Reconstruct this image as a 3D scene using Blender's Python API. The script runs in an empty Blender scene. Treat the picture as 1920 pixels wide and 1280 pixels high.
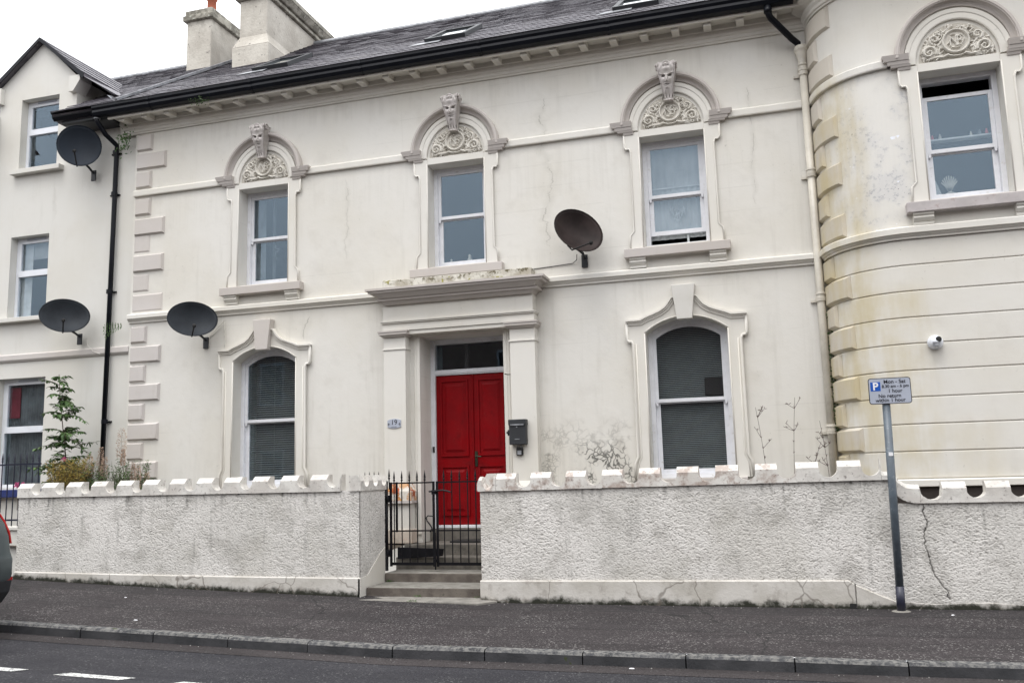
import bpy, math, random
import numpy as np
from mathutils import Vector, Matrix
random.seed(7); rng = np.random.default_rng(7)
scn = bpy.context.scene
col = scn.collection
rad = math.radians

# ------------------------------------------------------------------ camera
cam_d = bpy.data.cameras.new('camera'); cam = bpy.data.objects.new('camera', cam_d); col.objects.link(cam)
cam_d.sensor_width = 36.0; cam_d.lens = 1667.45/1920*36.0; cam_d.clip_end = 600; cam_d.clip_start = 0.05
yaw, pitch, roll = rad(16.309), rad(8.3286), rad(1.573)
fw = Vector((-math.sin(yaw)*math.cos(pitch), math.cos(yaw)*math.cos(pitch), math.sin(pitch)))
rt = Vector((math.cos(yaw), math.sin(yaw), 0)); dn = -rt.cross(fw)
r2 = math.cos(roll)*rt + math.sin(roll)*dn; d2 = -math.sin(roll)*rt + math.cos(roll)*dn
cam.matrix_world = Matrix(((r2.x, -d2.x, -fw.x, 0), (r2.y, -d2.y, -fw.y, 0), (r2.z, -d2.z, -fw.z, 1.6), (0, 0, 0, 1)))
scn.camera = cam

# ------------------------------------------------------------------ sky, sun, exposure
world = bpy.data.worlds.new('World'); scn.world = world; world.use_nodes = True
wn = world.node_tree; wn.nodes.clear()
def WN(t): return wn.nodes.new(t)
sky = WN('ShaderNodeTexSky'); sky.sky_type = 'NISHITA'; sky.sun_disc = False
sky.sun_elevation = rad(52); sky.sun_rotation = rad(190); sky.dust_density = 4; sky.air_density = 1.0
geo = WN('ShaderNodeNewGeometry'); sep = WN('ShaderNodeSeparateXYZ'); wn.links.new(geo.outputs['Incoming'], sep.inputs[0])
ab = WN('ShaderNodeMath'); ab.operation = 'ABSOLUTE'; wn.links.new(sep.outputs[2], ab.inputs[0])
ma = WN('ShaderNodeMath'); ma.operation = 'MULTIPLY_ADD'; wn.links.new(ab.outputs[0], ma.inputs[0]); ma.inputs[1].default_value = 1.15; ma.inputs[2].default_value = 0.75
tc = WN('ShaderNodeTexCoord'); nz = WN('ShaderNodeTexNoise'); nz.inputs['Scale'].default_value = 1.6; nz.inputs['Detail'].default_value = 3
wn.links.new(tc.outputs['Generated'], nz.inputs['Vector'])
nm = WN('ShaderNodeMath'); nm.operation = 'MULTIPLY_ADD'; wn.links.new(nz.outputs['Fac'], nm.inputs[0]); nm.inputs[1].default_value = 0.6; nm.inputs[2].default_value = 0.70
mm = WN('ShaderNodeMath'); mm.operation = 'MULTIPLY'; wn.links.new(ma.outputs[0], mm.inputs[0]); wn.links.new(nm.outputs[0], mm.inputs[1])
cc = WN('ShaderNodeVectorMath'); cc.operation = 'SCALE'; cc.inputs[0].default_value = (0.985, 1.0, 1.03); wn.links.new(mm.outputs[0], cc.inputs['Scale'])
b1 = WN('ShaderNodeBackground'); b1.inputs[1].default_value = 0.05; wn.links.new(sky.outputs[0], b1.inputs[0])
b2 = WN('ShaderNodeBackground'); b2.inputs[1].default_value = 1.38; wn.links.new(cc.outputs[0], b2.inputs[0])
mx = WN('ShaderNodeMixShader'); mx.inputs[0].default_value = 0.88
wn.links.new(b1.outputs[0], mx.inputs[1]); wn.links.new(b2.outputs[0], mx.inputs[2])
wo = WN('ShaderNodeOutputWorld'); wn.links.new(mx.outputs[0], wo.inputs[0])
sun_d = bpy.data.lights.new('sun', 'SUN'); sun_d.energy = 1.15; sun_d.angle = rad(28); sun_d.color = (1.0, 0.97, 0.93)
sun = bpy.data.objects.new('sun', sun_d); col.objects.link(sun)
sun.rotation_euler = Vector((0.12, 0.42, -1.0)).to_track_quat('-Z', 'Y').to_euler()
vs = scn.view_settings; vs.view_transform = 'Standard'; vs.look = 'None'; vs.exposure = 0.38; vs.gamma = 1.0; vs.use_curve_mapping = False
scn.cycles.max_bounces = 6; scn.cycles.diffuse_bounces = 3; scn.cycles.transparent_max_bounces = 12; scn.cycles.glossy_bounces = 2

# ------------------------------------------------------------------ materials
class Mt:
    def __init__(s, name, rough=.7, metal=0., spec=.3):
        s.m = bpy.data.materials.new(name); s.m.use_nodes = True; s.nt = s.m.node_tree
        s.b = s.nt.nodes['Principled BSDF']; s.b.inputs['Roughness'].default_value = rough
        s.b.inputs['Metallic'].default_value = metal; s.b.inputs['Specular IOR Level'].default_value = spec
        s.g = s.nt.nodes.new('ShaderNodeNewGeometry'); s.p = s.g.outputs['Position']
        sp = s.nt.nodes.new('ShaderNodeSeparateXYZ'); s.lk(s.p, sp.inputs[0]); s.x, s.y, s.z = sp.outputs
    def lk(s, a, b): s.nt.links.new(a, b)
    def put(s, sock, v):
        if hasattr(v, 'links'): s.lk(v, sock)
        elif isinstance(v, (tuple, list)) and len(sock.default_value) == 4 and len(v) == 3: sock.default_value = (*v, 1)
        else: sock.default_value = v
    def M(s, op, a, b=0., c=0., clamp=False):
        n = s.nt.nodes.new('ShaderNodeMath'); n.operation = op; n.use_clamp = clamp
        s.put(n.inputs[0], a); s.put(n.inputs[1], b); s.put(n.inputs[2], c); return n.outputs[0]
    def ss(s, v, lo, hi, a=0., b=1.):
        n = s.nt.nodes.new('ShaderNodeMapRange'); n.interpolation_type = 'SMOOTHSTEP'
        s.put(n.inputs[0], v); n.inputs[1].default_value = lo; n.inputs[2].default_value = hi; n.inputs[3].default_value = a; n.inputs[4].default_value = b
        return n.outputs[0]
    def map(s, sc, loc=(0, 0, 0), vec=None):
        n = s.nt.nodes.new('ShaderNodeMapping'); n.inputs['Scale'].default_value = sc; n.inputs['Location'].default_value = loc
        s.lk(vec or s.p, n.inputs['Vector']); return n.outputs[0]
    def noise(s, scale, detail=3., rough=.55, vec=None, dist=0.):
        n = s.nt.nodes.new('ShaderNodeTexNoise'); n.inputs['Scale'].default_value = scale; n.inputs['Detail'].default_value = detail
        n.inputs['Roughness'].default_value = rough; n.inputs['Distortion'].default_value = dist
        s.lk(vec or s.p, n.inputs['Vector']); return n.outputs['Fac']
    def noisec(s, scale, detail=2.):
        n = s.nt.nodes.new('ShaderNodeTexNoise'); n.inputs['Scale'].default_value = scale; n.inputs['Detail'].default_value = detail
        s.lk(s.p, n.inputs['Vector']); return n.outputs['Color']
    def warp(s, scale, amt):
        c = s.noisec(scale); n = s.nt.nodes.new('ShaderNodeVectorMath'); n.operation = 'MULTIPLY_ADD'
        s.lk(c, n.inputs[0]); n.inputs[1].default_value = (amt,)*3; s.lk(s.p, n.inputs[2]); return n.outputs[0]
    def voro(s, scale, feat='F1', vec=None, out='Distance'):
        n = s.nt.nodes.new('ShaderNodeTexVoronoi'); n.feature = feat; n.inputs['Scale'].default_value = scale
        s.lk(vec or s.p, n.inputs['Vector']); return n.outputs[out]
    def mix(s, f, a, b, mode='MIX'):
        n = s.nt.nodes.new('ShaderNodeMix'); n.data_type = 'RGBA'; n.blend_type = mode
        s.put(n.inputs[0], f); s.put(n.inputs[6], a); s.put(n.inputs[7], b); return n.outputs[2]
    def attr(s, name):
        n = s.nt.nodes.new('ShaderNodeAttribute'); n.attribute_name = name; return n.outputs['Fac']
    def rnd(s):
        n = s.nt.nodes.new('ShaderNodeObjectInfo'); return n.outputs['Random']
    def bump(s, h, strength=.3, dist=.01):
        n = s.nt.nodes.new('ShaderNodeBump'); n.inputs['Strength'].default_value = strength; n.inputs['Distance'].default_value = dist
        s.put(n.inputs['Height'], h)
        if getattr(s, '_bn', None): s.lk(s._bn, n.inputs['Normal'])
        s._bn = n.outputs[0]; s.lk(s._bn, s.b.inputs['Normal'])
    def col(s, c): s.put(s.b.inputs['Base Color'], c); return s.m
    def rgh(s, v): s.put(s.b.inputs['Roughness'], v)

def box_mask(k, x0, x1, z0, z1, soft=.25):
    a = k.M('MULTIPLY', k.ss(k.x, x0-soft/2, x0+soft/2), k.ss(k.x, x1-soft/2, x1+soft/2, 1, 0))
    b = k.M('MULTIPLY', k.ss(k.z, z0-soft/2, z0+soft/2), k.ss(k.z, z1-soft/2, z1+soft/2, 1, 0))
    return k.M('MULTIPLY', a, b)

CREAM = (.682, .662, .617)
def render_paint(name, base=CREAM, grime=.5, cracks=(), peel=(), drips=(), ashlar=0., wavy=.5, yellow=None, flake=None):
    k = Mt(name, .62, spec=.25)
    n1 = k.noise(.55, 4, .6); n2 = k.noise(3.2, 4, .6)
    c = k.mix(k.ss(n1, .35, .7), base, tuple(v*f for v, f in zip(base, (.94, .925, .89))))
    c = k.mix(k.M('MULTIPLY', k.ss(n2, .5, .8), .35*grime), c, (.42, .39, .34))
    st = k.noise(1., 4, .65, k.map((5.5, 5.5, .45)))                       # rain streaks
    c = k.mix(k.M('MULTIPLY', k.ss(st, .56, .78), .34*grime), c, (.36, .34, .29))
    sp = k.noise(26, 2, .5); gate = k.ss(k.noise(1.1, 2), .5, .68)          # small chips
    c = k.mix(k.M('MULTIPLY', k.M('MULTIPLY', k.ss(sp, .71, .75), gate), .75*grime), c, (.22, .2, .17))
    if ashlar:
        zz = k.M('ADD', k.z, k.M('MULTIPLY', k.noise(.6, 1), .03))
        fr = k.M('ABSOLUTE', k.M('SUBTRACT', k.M('FRACT', k.M('DIVIDE', zz, .345)), .5))
        ln = k.M('MULTIPLY', k.ss(fr, .472, .492), k.ss(k.noise(1.0, 3), .5, .62))
        c = k.mix(k.M('MULTIPLY', ln, ashlar), c, (.40, .38, .34))
    for (xc, z0, z1, amp, w) in cracks:
        q = k.M('MULTIPLY', k.M('SUBTRACT', k.noise(1.1, 8, .62, k.map((0, 0, 1.6), (xc*3.7, 0, 0))), .5), amp)
        d = k.M('ABSOLUTE', k.M('SUBTRACT', k.M('SUBTRACT', k.x, xc), q))
        d = k.M('DIVIDE', d, k.ss(k.noise(3.5, 3), .3, .7, .35, 1.5)); m = k.M('MULTIPLY', k.ss(d, w*.3, w, 1, 0), k.M('MULTIPLY', k.ss(k.z, z0, z0+.1), k.ss(k.z, z1-.1, z1, 1, 0)))
        m = k.M('MULTIPLY', m, k.ss(k.noise(5, 2), .38, .55))
        c = k.mix(k.M('MULTIPLY', m, .48), c, (.24, .22, .185)); c = k.mix(k.M('MULTIPLY', k.ss(d, w*2, w*9, .16, 0), k.M('MULTIPLY', k.ss(k.z, z0, z0+.2), k.ss(k.z, z1-.2, z1, 1, 0))), c, (.40, .38, .33))
    for (x0, x1, z0, z1, s_, amt) in peel:
        w_ = k.warp(7, .20)
        e = k.voro(s_, 'DISTANCE_TO_EDGE', w_)
        msk = k.M('MULTIPLY', box_mask(k, x0, x1, z0, z1, .3), k.ss(k.noise(3.4, 3), .40, .55))
        c = k.mix(k.M('MULTIPLY', k.M('MULTIPLY', msk, k.ss(k.noise(2.6, 4), .3, .7)), .45), c, (.46, .43, .38))
        c = k.mix(k.M('MULTIPLY', k.M('MULTIPLY', msk, k.ss(e, .012, .13, 1, 0)), amt), c, (.085, .085, .075))
    for (x0, x1, z0, z1, amt) in drips:
        dn = k.ss(k.noise(1., 4, .65, k.map((13, 13, .5))), .42, .68)
        c = k.mix(k.M('MULTIPLY', k.M('MULTIPLY', box_mask(k, x0, x1, z0, z1, .16), dn), amt*.38), c, (.36, .335, .285))
    if flake:
        x0, x1, z0, z1 = flake
        msk = box_mask(k, x0, x1, z0, z1, .6)
        f = k.ss(k.noise(17, 3, .7), .52, .62); f2 = k.ss(k.noise(2.2, 3), .38, .56); c = k.mix(k.M('MULTIPLY', msk, k.M('MULTIPLY', f2, .35)), c, (.52, .52, .54))
        c = k.mix(k.M('MULTIPLY', k.M('MULTIPLY', f, f2), k.M('MULTIPLY', msk, .75)), c, (.40, .40, .41))
        f = k.ss(k.noise(34, 2, .6), .70, .74)
        c = k.mix(k.M('MULTIPLY', k.M('MULTIPLY', f, f2), msk), c, (.12, .12, .12))
        c = k.mix(k.M('MULTIPLY', k.ss(k.noise(9, 2), .70, .74), msk), c, (.78, .80, .86))
    if yellow:
        for (x0, x1, z0, z1, amt) in yellow:
            msk = box_mask(k, x0, x1, z0, z1, .35)
            stn = k.noise(1., 4, .6, k.map((5, 5, .8)))
            c = k.mix(k.M('MULTIPLY', k.M('MULTIPLY', msk, k.ss(k.M('ADD', k.M('MULTIPLY', stn, .5), k.M('MULTIPLY', k.noise(2.4, 4), .5)), .32, .66)), amt), c, (.50, .42, .235))
    k.bump(k.noise(7, 5, .6), .25*wavy, .02); k.bump(k.noise(90, 3, .6), .12, .004)
    return k.col(c)

M = {}
M['front'] = render_paint('cream_render_main', drips=((-8.75, -8.25, 3.9, 4.66, .35), (-7.4, -7.0, 4.0, 4.66, .35), (-1.98, -1.6, 4.0, 4.66, .4), (-.6, -.3, 4.0, 4.66, .35), (-3.32, -2.95, .8, 4.3, .38), (-6.0, -5.66, .8, 4.3, .28), (-10.5, .7, 7.35, 7.75, .3), (-10.5, .7, 1.1, 1.9, .28), (.45, .9, 1., 7.6, .4), (-6.0, -3.0, 4.45, 4.85, .35), (-10.5, -8.7, 5.9, 6.5, .22), (-7.1, -5.3, 5.9, 6.5, .22), (-3.7, -2.0, 5.7, 6.5, .3)), ashlar=.18, grime=.55, wavy=.8,
    cracks=((-3.05, 4.9, 7.3, .9, .012), (-8.62, 3.7, 4.25, .35, .01), (-7.15, 3.7, 4.2, .6, .014), (-.05, 5.2, 7.0, .3, .007), (-6.4, 5.0, 6.4, .5, .006)),
    peel=((-2.75, -1.72, 1.2, 1.97, 9.5, .9), (-3.3, -3.05, 1.2, 2.15, 16, .6), (-3.1, -1.85, 1.9, 2.25, 9, .25)))
M['left'] = render_paint('cream_render_neighbour', base=(.66, .645, .605), grime=.35, wavy=.3, cracks=((-12.3, 6.3, 7.0, .5, .006),))
M['bow'] = render_paint('cream_render_bow', grime=.45, wavy=.5, flake=(1.1, 2.02, 4.45, 6.5),
    yellow=((.7, 1.22, 1.2, 6.6, .72), (1.15, 1.85, 1.2, 3.7, .5), (1.6, 2.5, 1.2, 2.1, .22), (1.17, 1.30, 3.0, 6.2, .6)))
M['trim'] = render_paint('cream_trim_paint', base=(.69, .668, .62), grime=.4, wavy=.25)
M['taupe'] = render_paint('taupe_trim_paint', base=(.51, .472, .445), grime=.6, wavy=.25)
M['quoin'] = render_paint('pinkish_quoin_paint', base=(.56, .525, .50), grime=.45, wavy=.6)
M['greykey'] = render_paint('grey_keystone_paint', base=(.60, .585, .55), grime=.6, wavy=.4)
M['bquoin'] = render_paint('bow_quoin_paint', base=(.56, .52, .46), grime=.6, wavy=.4, yellow=((.6, 1.3, 1.0, 6.2, .75),))
def mossy():
    k = Mt('mossy_blocking_course', .85)
    c = k.mix(k.ss(k.noise(5, 4), .35, .65), (.60, .58, .52), (.36, .33, .27))
    c = k.mix(k.M('MULTIPLY', k.ss(k.noise(14, 4, .7), .50, .62), k.ss(k.z, 4.44, 4.56)), c, (.09, .075, .035))
    c = k.mix(k.ss(k.noise(9, 3), .62, .7), c, (.27, .25, .07))
    k.bump(k.noise(30, 4), .6, .01); return k.col(c)
M['mossy'] = mossy()
def simple(name, c, rough=.5, metal=0., spec=.5, var=.12, scale=6, bump=.05, dirt=None):
    k = Mt(name, rough, metal, spec)
    cc = k.mix(k.ss(k.noise(scale, 4, .6), .3, .75), c, tuple(v*(1-var*2.2) for v in c))
    if dirt: cc = k.mix(k.M('MULTIPLY', k.ss(k.noise(scale*2.3, 5, .7), .56, .72), .6), cc, dirt)
    k.bump(k.noise(60, 3), bump, .004); return k.col(cc)
M['white'] = simple('white_window_paint', (.74, .745, .775), .35, dirt=(.5, .48, .44), var=.05)
M['upvc'] = simple('white_upvc', (.74, .76, .80), .25, var=.03)
M['black'] = simple('black_gutter_plastic', (.006, .007, .011), .4, var=.2, spec=.2)
M['iron'] = simple('black_painted_iron', (.008, .008, .011), .5, metal=.0, var=.25, spec=.2, dirt=(.03, .02, .018))
M['railiron'] = simple('dark_blue_railing_paint', (.012, .014, .035), .35, var=.2)
M['blue'] = simple('blue_sill_paint', (.02, .035, .16), .4)
M['pipe'] = simple('cream_pipe_paint', (.63, .59, .51), .4, dirt=(.40, .37, .30), scale=3)
M['lead'] = simple('lead_flashing', (.30, .31, .33), .5, var=.3)
M['pot'] = simple('terracotta_pot', (.36, .10, .05), .8)
M['galv'] = simple('grey_painted_post', (.10, .125, .15), .4, dirt=(.22, .24, .26), scale=9)
M['galvd'] = simple('dark_post_band', (.028, .030, .052), .4, scale=9)
M['signback'] = simple('sign_face_grey', (.40, .43, .50), .35, var=.04)
M['signblue'] = simple('sign_blue', (.01, .09, .42), .35, var=.03)
M['signink'] = simple('sign_black_print', (.012, .012, .02), .5, var=.02)
M['signwhite'] = simple('sign_white_print', (.8, .8, .82), .5, var=.02)
M['rubber'] = simple('black_rubber', (.012, .012, .012), .8)
M['carp'] = simple('grey_car_paint', (.105, .125, .13), .22, metal=.45, var=.04)
M['card'] = simple('dark_car_plastic', (.022, .024, .028), .55)
M['lamp'] = simple('red_tail_lamp', (.32, .008, .008), .12, var=.1)
M['carglass'] = simple('dark_car_glass', (.01, .012, .014), .05)
M['curtain'] = simple('grey_curtain', (.20, .235, .25), .9, var=.25, scale=4)
M['sheer'] = simple('pale_sheer_blind', (.45, .48, .485), .9, var=.12, scale=2.5)
M['slat'] = simple('grey_green_blind_slat', (.24, .275, .275), .5, var=.1)
M['redcloth'] = simple('red_cloth', (.25, .03, .05), .9)
M['dark'] = simple('dark_room', (.07, .078, .085), .9, var=.2, scale=1)
M['orna'] = simple('pale_ornament', (.5, .5, .45), .5)
M['pinkb'] = simple('pink_bottle', (.55, .08, .09), .3)
M['lacew'] = simple('white_lace', (.62, .66, .66), .9)
M['dish1'] = simple('slate_blue_dish', (.020, .026, .036), .6, var=.12, scale=2, spec=.15)
M['dish2'] = simple('grey_dish', (.036, .041, .048), .6, var=.15, scale=3, spec=.15)
M['dish3'] = simple('brown_dish', (.040, .029, .027), .6, spec=.15, var=.25, scale=3, dirt=(.03, .02, .02))
M['brass'] = simple('tarnished_brass', (.07, .08, .05), .45, metal=.6, var=.3)
M['cctv'] = simple('white_camera_plastic', (.72, .74, .78), .3)
M['stem'] = simple('brown_stem', (.085, .055, .04), .8)
M['drystem'] = simple('dry_dark_stem', (.10, .07, .065), .85)
def foliage_mat(name, a, b, c2):
    k = Mt(name, .55, spec=.3)
    r = k.attr('leafrnd')
    c = k.mix(r, a, b); c = k.mix(k.ss(k.noise(9, 3), .6, .75), c, c2)
    k.b.inputs['Subsurface Weight'].default_value = 0
    return k.col(c)
M['leaf'] = foliage_mat('dark_green_leaves', (.05, .10, .032), (.10, .17, .055), (.14, .21, .07))
M['gold'] = foliage_mat('golden_feathery_fronds', (.33, .22, .05), (.19, .19, .05), (.42, .26, .08))
M['plume'] = foliage_mat('buff_plumes', (.36, .25, .18), (.48, .36, .28), (.30, .20, .15))
M['green'] = foliage_mat('mid_green_leaves', (.065, .11, .04), (.11, .17, .065), (.15, .19, .08))
M['pink'] = foliage_mat('pink_petals', (.36, .04, .13), (.45, .08, .2), (.3, .03, .1))
M['moss'] = foliage_mat('dark_moss', (.03, .06, .015), (.06, .10, .03), (.10, .13, .04))
def slate_mat():
    k = Mt('welsh_slate', .5, spec=.45)
    c = k.mix(k.rnd(), (.060, .055, .068), (.125, .115, .130))
    c = k.mix(k.ss(k.noise(2.2, 4), .5, .75), c, (.155, .145, .150))
    c = k.mix(k.ss(k.noise(16, 4, .7), .62, .7), c, (.24, .235, .22))
    k.bump(k.noise(22, 4), .5, .01); return k.col(c)
M['slate'] = slate_mat()
def slate_far():
    k = Mt('welsh_slate_upper_rows', .5, spec=.45)
    v = k.voro(3.2, 'F1', k.map((1., 1.3, 1.3)), 'Color')
    n = k.nt.nodes.new('ShaderNodeSeparateColor'); k.lk(v, n.inputs[0])
    c = k.mix(n.outputs[0], (.060, .055, .068), (.125, .115, .130))
    c = k.mix(k.ss(k.noise(16, 4, .7), .62, .7), c, (.24, .235, .22))
    k.bump(k.noise(22, 4), .5, .01); return k.col(c)
M['slatefar'] = slate_far()
def chim():
    k = Mt('weathered_chimney_render', .8)
    c = k.mix(k.ss(k.noise(1.7, 5, .6), .35, .65), (.56, .53, .47), (.42, .39, .34))
    c = k.mix(k.ss(k.noise(12, 4, .7), .62, .70), c, (.13, .12, .11))
    c = k.mix(k.M('MULTIPLY', k.ss(k.noise(6, 4), .45, .6), k.ss(k.z, 11.0, 11.6)), c, (.30, .28, .24))
    k.bump(k.noise(20, 5), .6, .015); return k.col(c)
M['chimney'] = chim()
def chimcap():
    k = Mt('lichened_chimney_cap', .85)
    c = k.mix(k.ss(k.noise(5, 5, .65), .38, .6), (.36, .34, .29), (.16, .15, .125))
    c = k.mix(k.ss(k.noise(13, 3), .6, .68), c, (.42, .42, .36)); k.bump(k.noise(30, 4), .6, .01); return k.col(c)
M['chimcap'] = chimcap()
def stone_relief():
    k = Mt('painted_relief_plaster', .65)
    c = k.mix(k.ss(k.noise(5, 4), .4, .7), (.64, .61, .55), (.54, .51, .45))
    c = k.mix(k.ss(k.attr('cavity'), .0, 1.), c, (.33, .30, .25))          # darker in the hollows
    return k.col(c)
M['relief'] = stone_relief()
def mask_mat():
    k = Mt('grey_mask_paint', .65)
    c = k.mix(k.ss(k.noise(9, 4), .4, .7), (.56, .52, .50), (.45, .42, .39))
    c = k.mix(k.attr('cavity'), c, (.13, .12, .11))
    c = k.mix(k.ss(k.noise(40, 4, .7), .62, .70), c, (.25, .23, .21)); return k.col(c)
M['mask'] = mask_mat()
def roughcast():
    k = Mt('white_roughcast', .85, spec=.15)
    base = k.mix(k.ss(k.noise(.8, 4), .35, .65), (.72, .695, .66), (.62, .60, .565))
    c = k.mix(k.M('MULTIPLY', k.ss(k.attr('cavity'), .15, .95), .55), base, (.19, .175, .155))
    c = k.mix(k.M('MULTIPLY', k.ss(k.noise(2.3, 5, .65), .46, .70), .55), c, (.33, .315, .285)); c = k.mix(k.M('MULTIPLY', k.ss(k.noise(.9, 4, .6), .5, .68), .35), c, (.45, .43, .38))
    c = k.mix(k.attr('dirt'), c, (.045, .042, .038))
    c = k.mix(k.M('MULTIPLY', k.ss(k.noise(1., 4, .6, k.map((9, 9, .8))), .57, .75), .45), c, (.21, .205, .19))
    k.bump(k.noise(70, 3, .6), .5, .006); return k.col(c)
M['rough'] = roughcast()
def coping_mat(name, dirtcol, amt):
    k = Mt(name, .7, spec=.2)
    c = k.mix(k.ss(k.noise(2.6, 4), .4, .65), (.68, .66, .62), (.56, .53, .49))
    c = k.mix(k.M('MULTIPLY', k.ss(k.noise(6.5, 5, .68), .46, .62), amt), c, dirtcol)
    c = k.mix(k.M('MULTIPLY', k.ss(k.noise(26, 4, .6), .60, .68), .6), c, (.13, .11, .10))
    k.bump(k.noise(28, 4), .35, .01); return k.col(c)
M['coping'] = coping_mat('white_coping_paint', (.42, .40, .37), .45)
M['copingd'] = coping_mat('flaking_coping_paint', (.33, .25, .21), .72)
def plinth():
    k = Mt('dirty_plinth_render', .8)
    c = k.mix(k.ss(k.noise(2, 4), .4, .65), (.58, .555, .515), (.47, .445, .40))
    c = k.mix(k.M('MULTIPLY', k.ss(k.noise(5, 5, .7), .52, .66), .5), c, (.28, .25, .22))
    g = k.M('SUBTRACT', k.attr('up'), k.M('MULTIPLY', k.noise(6, 5, .7), .22))
    c = k.mix(k.ss(g, -.10, -.02, 1, 0), c, (.025, .026, .018))
    v = k.voro(1.3, 'DISTANCE_TO_EDGE', k.warp(3.5, .25))
    c = k.mix(k.M('MULTIPLY', k.ss(v, .002, .012, 1, 0), .6), c, (.14, .12, .10))
    k.bump(k.noise(25, 4), .4, .01); return k.col(c)
M['plinth'] = plinth()
def tarmac(name, a, b, fleck, fl, extra=False):
    k = Mt(name, .85, spec=.25)
    c = k.mix(k.ss(k.noise(.7, 4, .6), .35, .68), a, b)
    c = k.mix(k.M('MULTIPLY', k.ss(k.noise(2.7, 4, .7), .5, .7), .45), c, tuple(v*.6 for v in a))
    c = k.mix(k.M('MULTIPLY', k.ss(k.noise(1., 4, .6, k.map((.35, 2.4, 1))), .45, .65), .4), c, tuple(v*1.45 for v in b)); c = k.mix(k.ss(k.noise(5.5, 2, .5), .73, .76), c, tuple(v*.45 for v in a))
    v = k.voro(75, 'F1', None, 'Color'); n = k.nt.nodes.new('ShaderNodeSeparateColor'); k.lk(v, n.inputs[0])
    g = k.ss(k.noise(1.4, 3), .35, .62, .25, 1)
    c = k.mix(k.M('MULTIPLY', k.ss(n.outputs[0], fl, fl+.03), k.M('MULTIPLY', g, .85)), c, fleck)
    c = k.mix(k.ss(n.outputs[1], .55, .95, 0, .55), c, tuple(v*.4 for v in a))
    if extra:                                                    # reinstated trench strips with dark seams
        yy = k.M('ADD', k.y, k.M('MULTIPLY', k.noise(1.2, 3), .10))
        for (y0, y1, a_) in ((10.32, 10.95, .35), (9.2, 9.75, .18)):
            m = k.M('MULTIPLY', k.ss(yy, y0, y0+.03), k.ss(yy, y1, y1+.03, 1, 0))
            c = k.mix(k.M('MULTIPLY', m, a_), c, (.022, .021, .022))
        for y0 in (10.36, 9.24):
            d = k.M('ABSOLUTE', k.M('SUBTRACT', yy, y0))
            c = k.mix(k.M('MULTIPLY', k.ss(d, .004, .016, 1, 0), .8), c, (.012, .011, .011))
        v2 = k.voro(.33, 'DISTANCE_TO_EDGE', k.warp(2.5, .25))
        c = k.mix(k.M('MULTIPLY', k.ss(v2, .001, .006, 1, 0), .65), c, (.012, .012, .012))
    k.bump(k.voro(75), .5, .006); k.bump(k.noise(9, 4), .25, .02); return k.col(c)
M['pave'] = tarmac('footway_asphalt', (.030, .0255, .0265), (.039, .0335, .0345), (.22, .21, .20), .90, True)
M['road'] = tarmac('road_asphalt', (.023, .0225, .027), (.034, .033, .037), (.11, .11, .11), .93)
def kerbm():
    k = Mt('kerb_concrete', .8)
    c = k.mix(k.ss(k.noise(3, 4), .35, .65), (.060, .060, .064), (.036, .037, .040))
    up = k.nt.nodes.new('ShaderNodeSeparateXYZ'); k.lk(k.g.outputs['Normal'], up.inputs[0])
    c = k.mix(k.M('MULTIPLY', k.ss(k.noise(18, 4, .7), .40, .60), k.ss(up.outputs[2], .3, .8)), c, (.17, .165, .155))
    c = k.mix(k.ss(k.noise(5, 4), .66, .74), c, (.045, .055, .018))
    k.bump(k.noise(40, 4), .5, .008); return k.col(c)
M['kerb'] = kerbm()
def stepm():
    k = Mt('worn_stone_step', .8)
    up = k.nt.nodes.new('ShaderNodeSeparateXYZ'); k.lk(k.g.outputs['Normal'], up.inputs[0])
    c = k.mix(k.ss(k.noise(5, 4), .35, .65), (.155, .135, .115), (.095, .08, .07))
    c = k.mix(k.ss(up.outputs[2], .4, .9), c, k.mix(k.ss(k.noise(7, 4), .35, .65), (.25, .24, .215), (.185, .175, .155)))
    c = k.mix(k.M('MULTIPLY', k.ss(k.noise(16, 4, .7), .6, .7), .6), c, (.05, .045, .035))
    k.bump(k.noise(50, 4), .5, .006); return k.col(c)
M['step'] = stepm(); M['stepshade'] = simple('shaded_inner_step', (.15, .135, .115), .8, var=.25, bump=.4, dirt=(.05, .045, .035))  # inner steps: darker stone with their shade put into the colour, plus dirt specks
M['slab'] = simple('concrete_threshold_slab', (.25, .235, .21), .85, var=.2, bump=.5, dirt=(.12, .11, .10))
M['soil'] = simple('garden_soil', (.07, .055, .04), .95, bump=.6)
def marking():
    k = Mt('worn_road_paint', .7)
    m = k.ss(k.noise(42, 3, .7), .40, .5)
    return k.col(k.mix(m, (.10, .10, .10), (.55, .55, .53)))
M['mark'] = marking()
def door():
    k = Mt('red_gloss_door_paint', .5, spec=.12)
    c = k.mix(k.ss(k.noise(3, 4), .3, .7), (.225, .0025, .005), (.18, .0022, .0045))
    c = k.mix(k.M('MULTIPLY', k.ss(k.noise(8, 5, .7), .52, .72), .4), c, (.075, .004, .005)); c = k.mix(k.M('MULTIPLY', k.ss(k.noise(70, 3, .6), .68, .72), .5), c, (.25, .12, .09)); k.rgh(k.ss(k.noise(6, 4), .3, .7, .35, .65))
    k.bump(k.noise(60, 2, .5, k.map((1, 1, .12))), .12, .003); return k.col(c)
M['door'] = door()
def pedestal():
    k = Mt('peeling_pedestal_paint', .7)
    c = k.mix(k.ss(k.noise(5, 4), .42, .60), (.62, .59, .53), (.50, .30, .16))
    c = k.mix(k.ss(k.noise(7.5, 5, .7), .52, .58), c, (.36, .085, .025))
    c = k.mix(k.ss(k.noise(15, 4, .7), .58, .66), c, (.62, .40, .12)); k.bump(k.noise(20, 4), .5, .01); return k.col(c)
M['peelped'] = pedestal()
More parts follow.
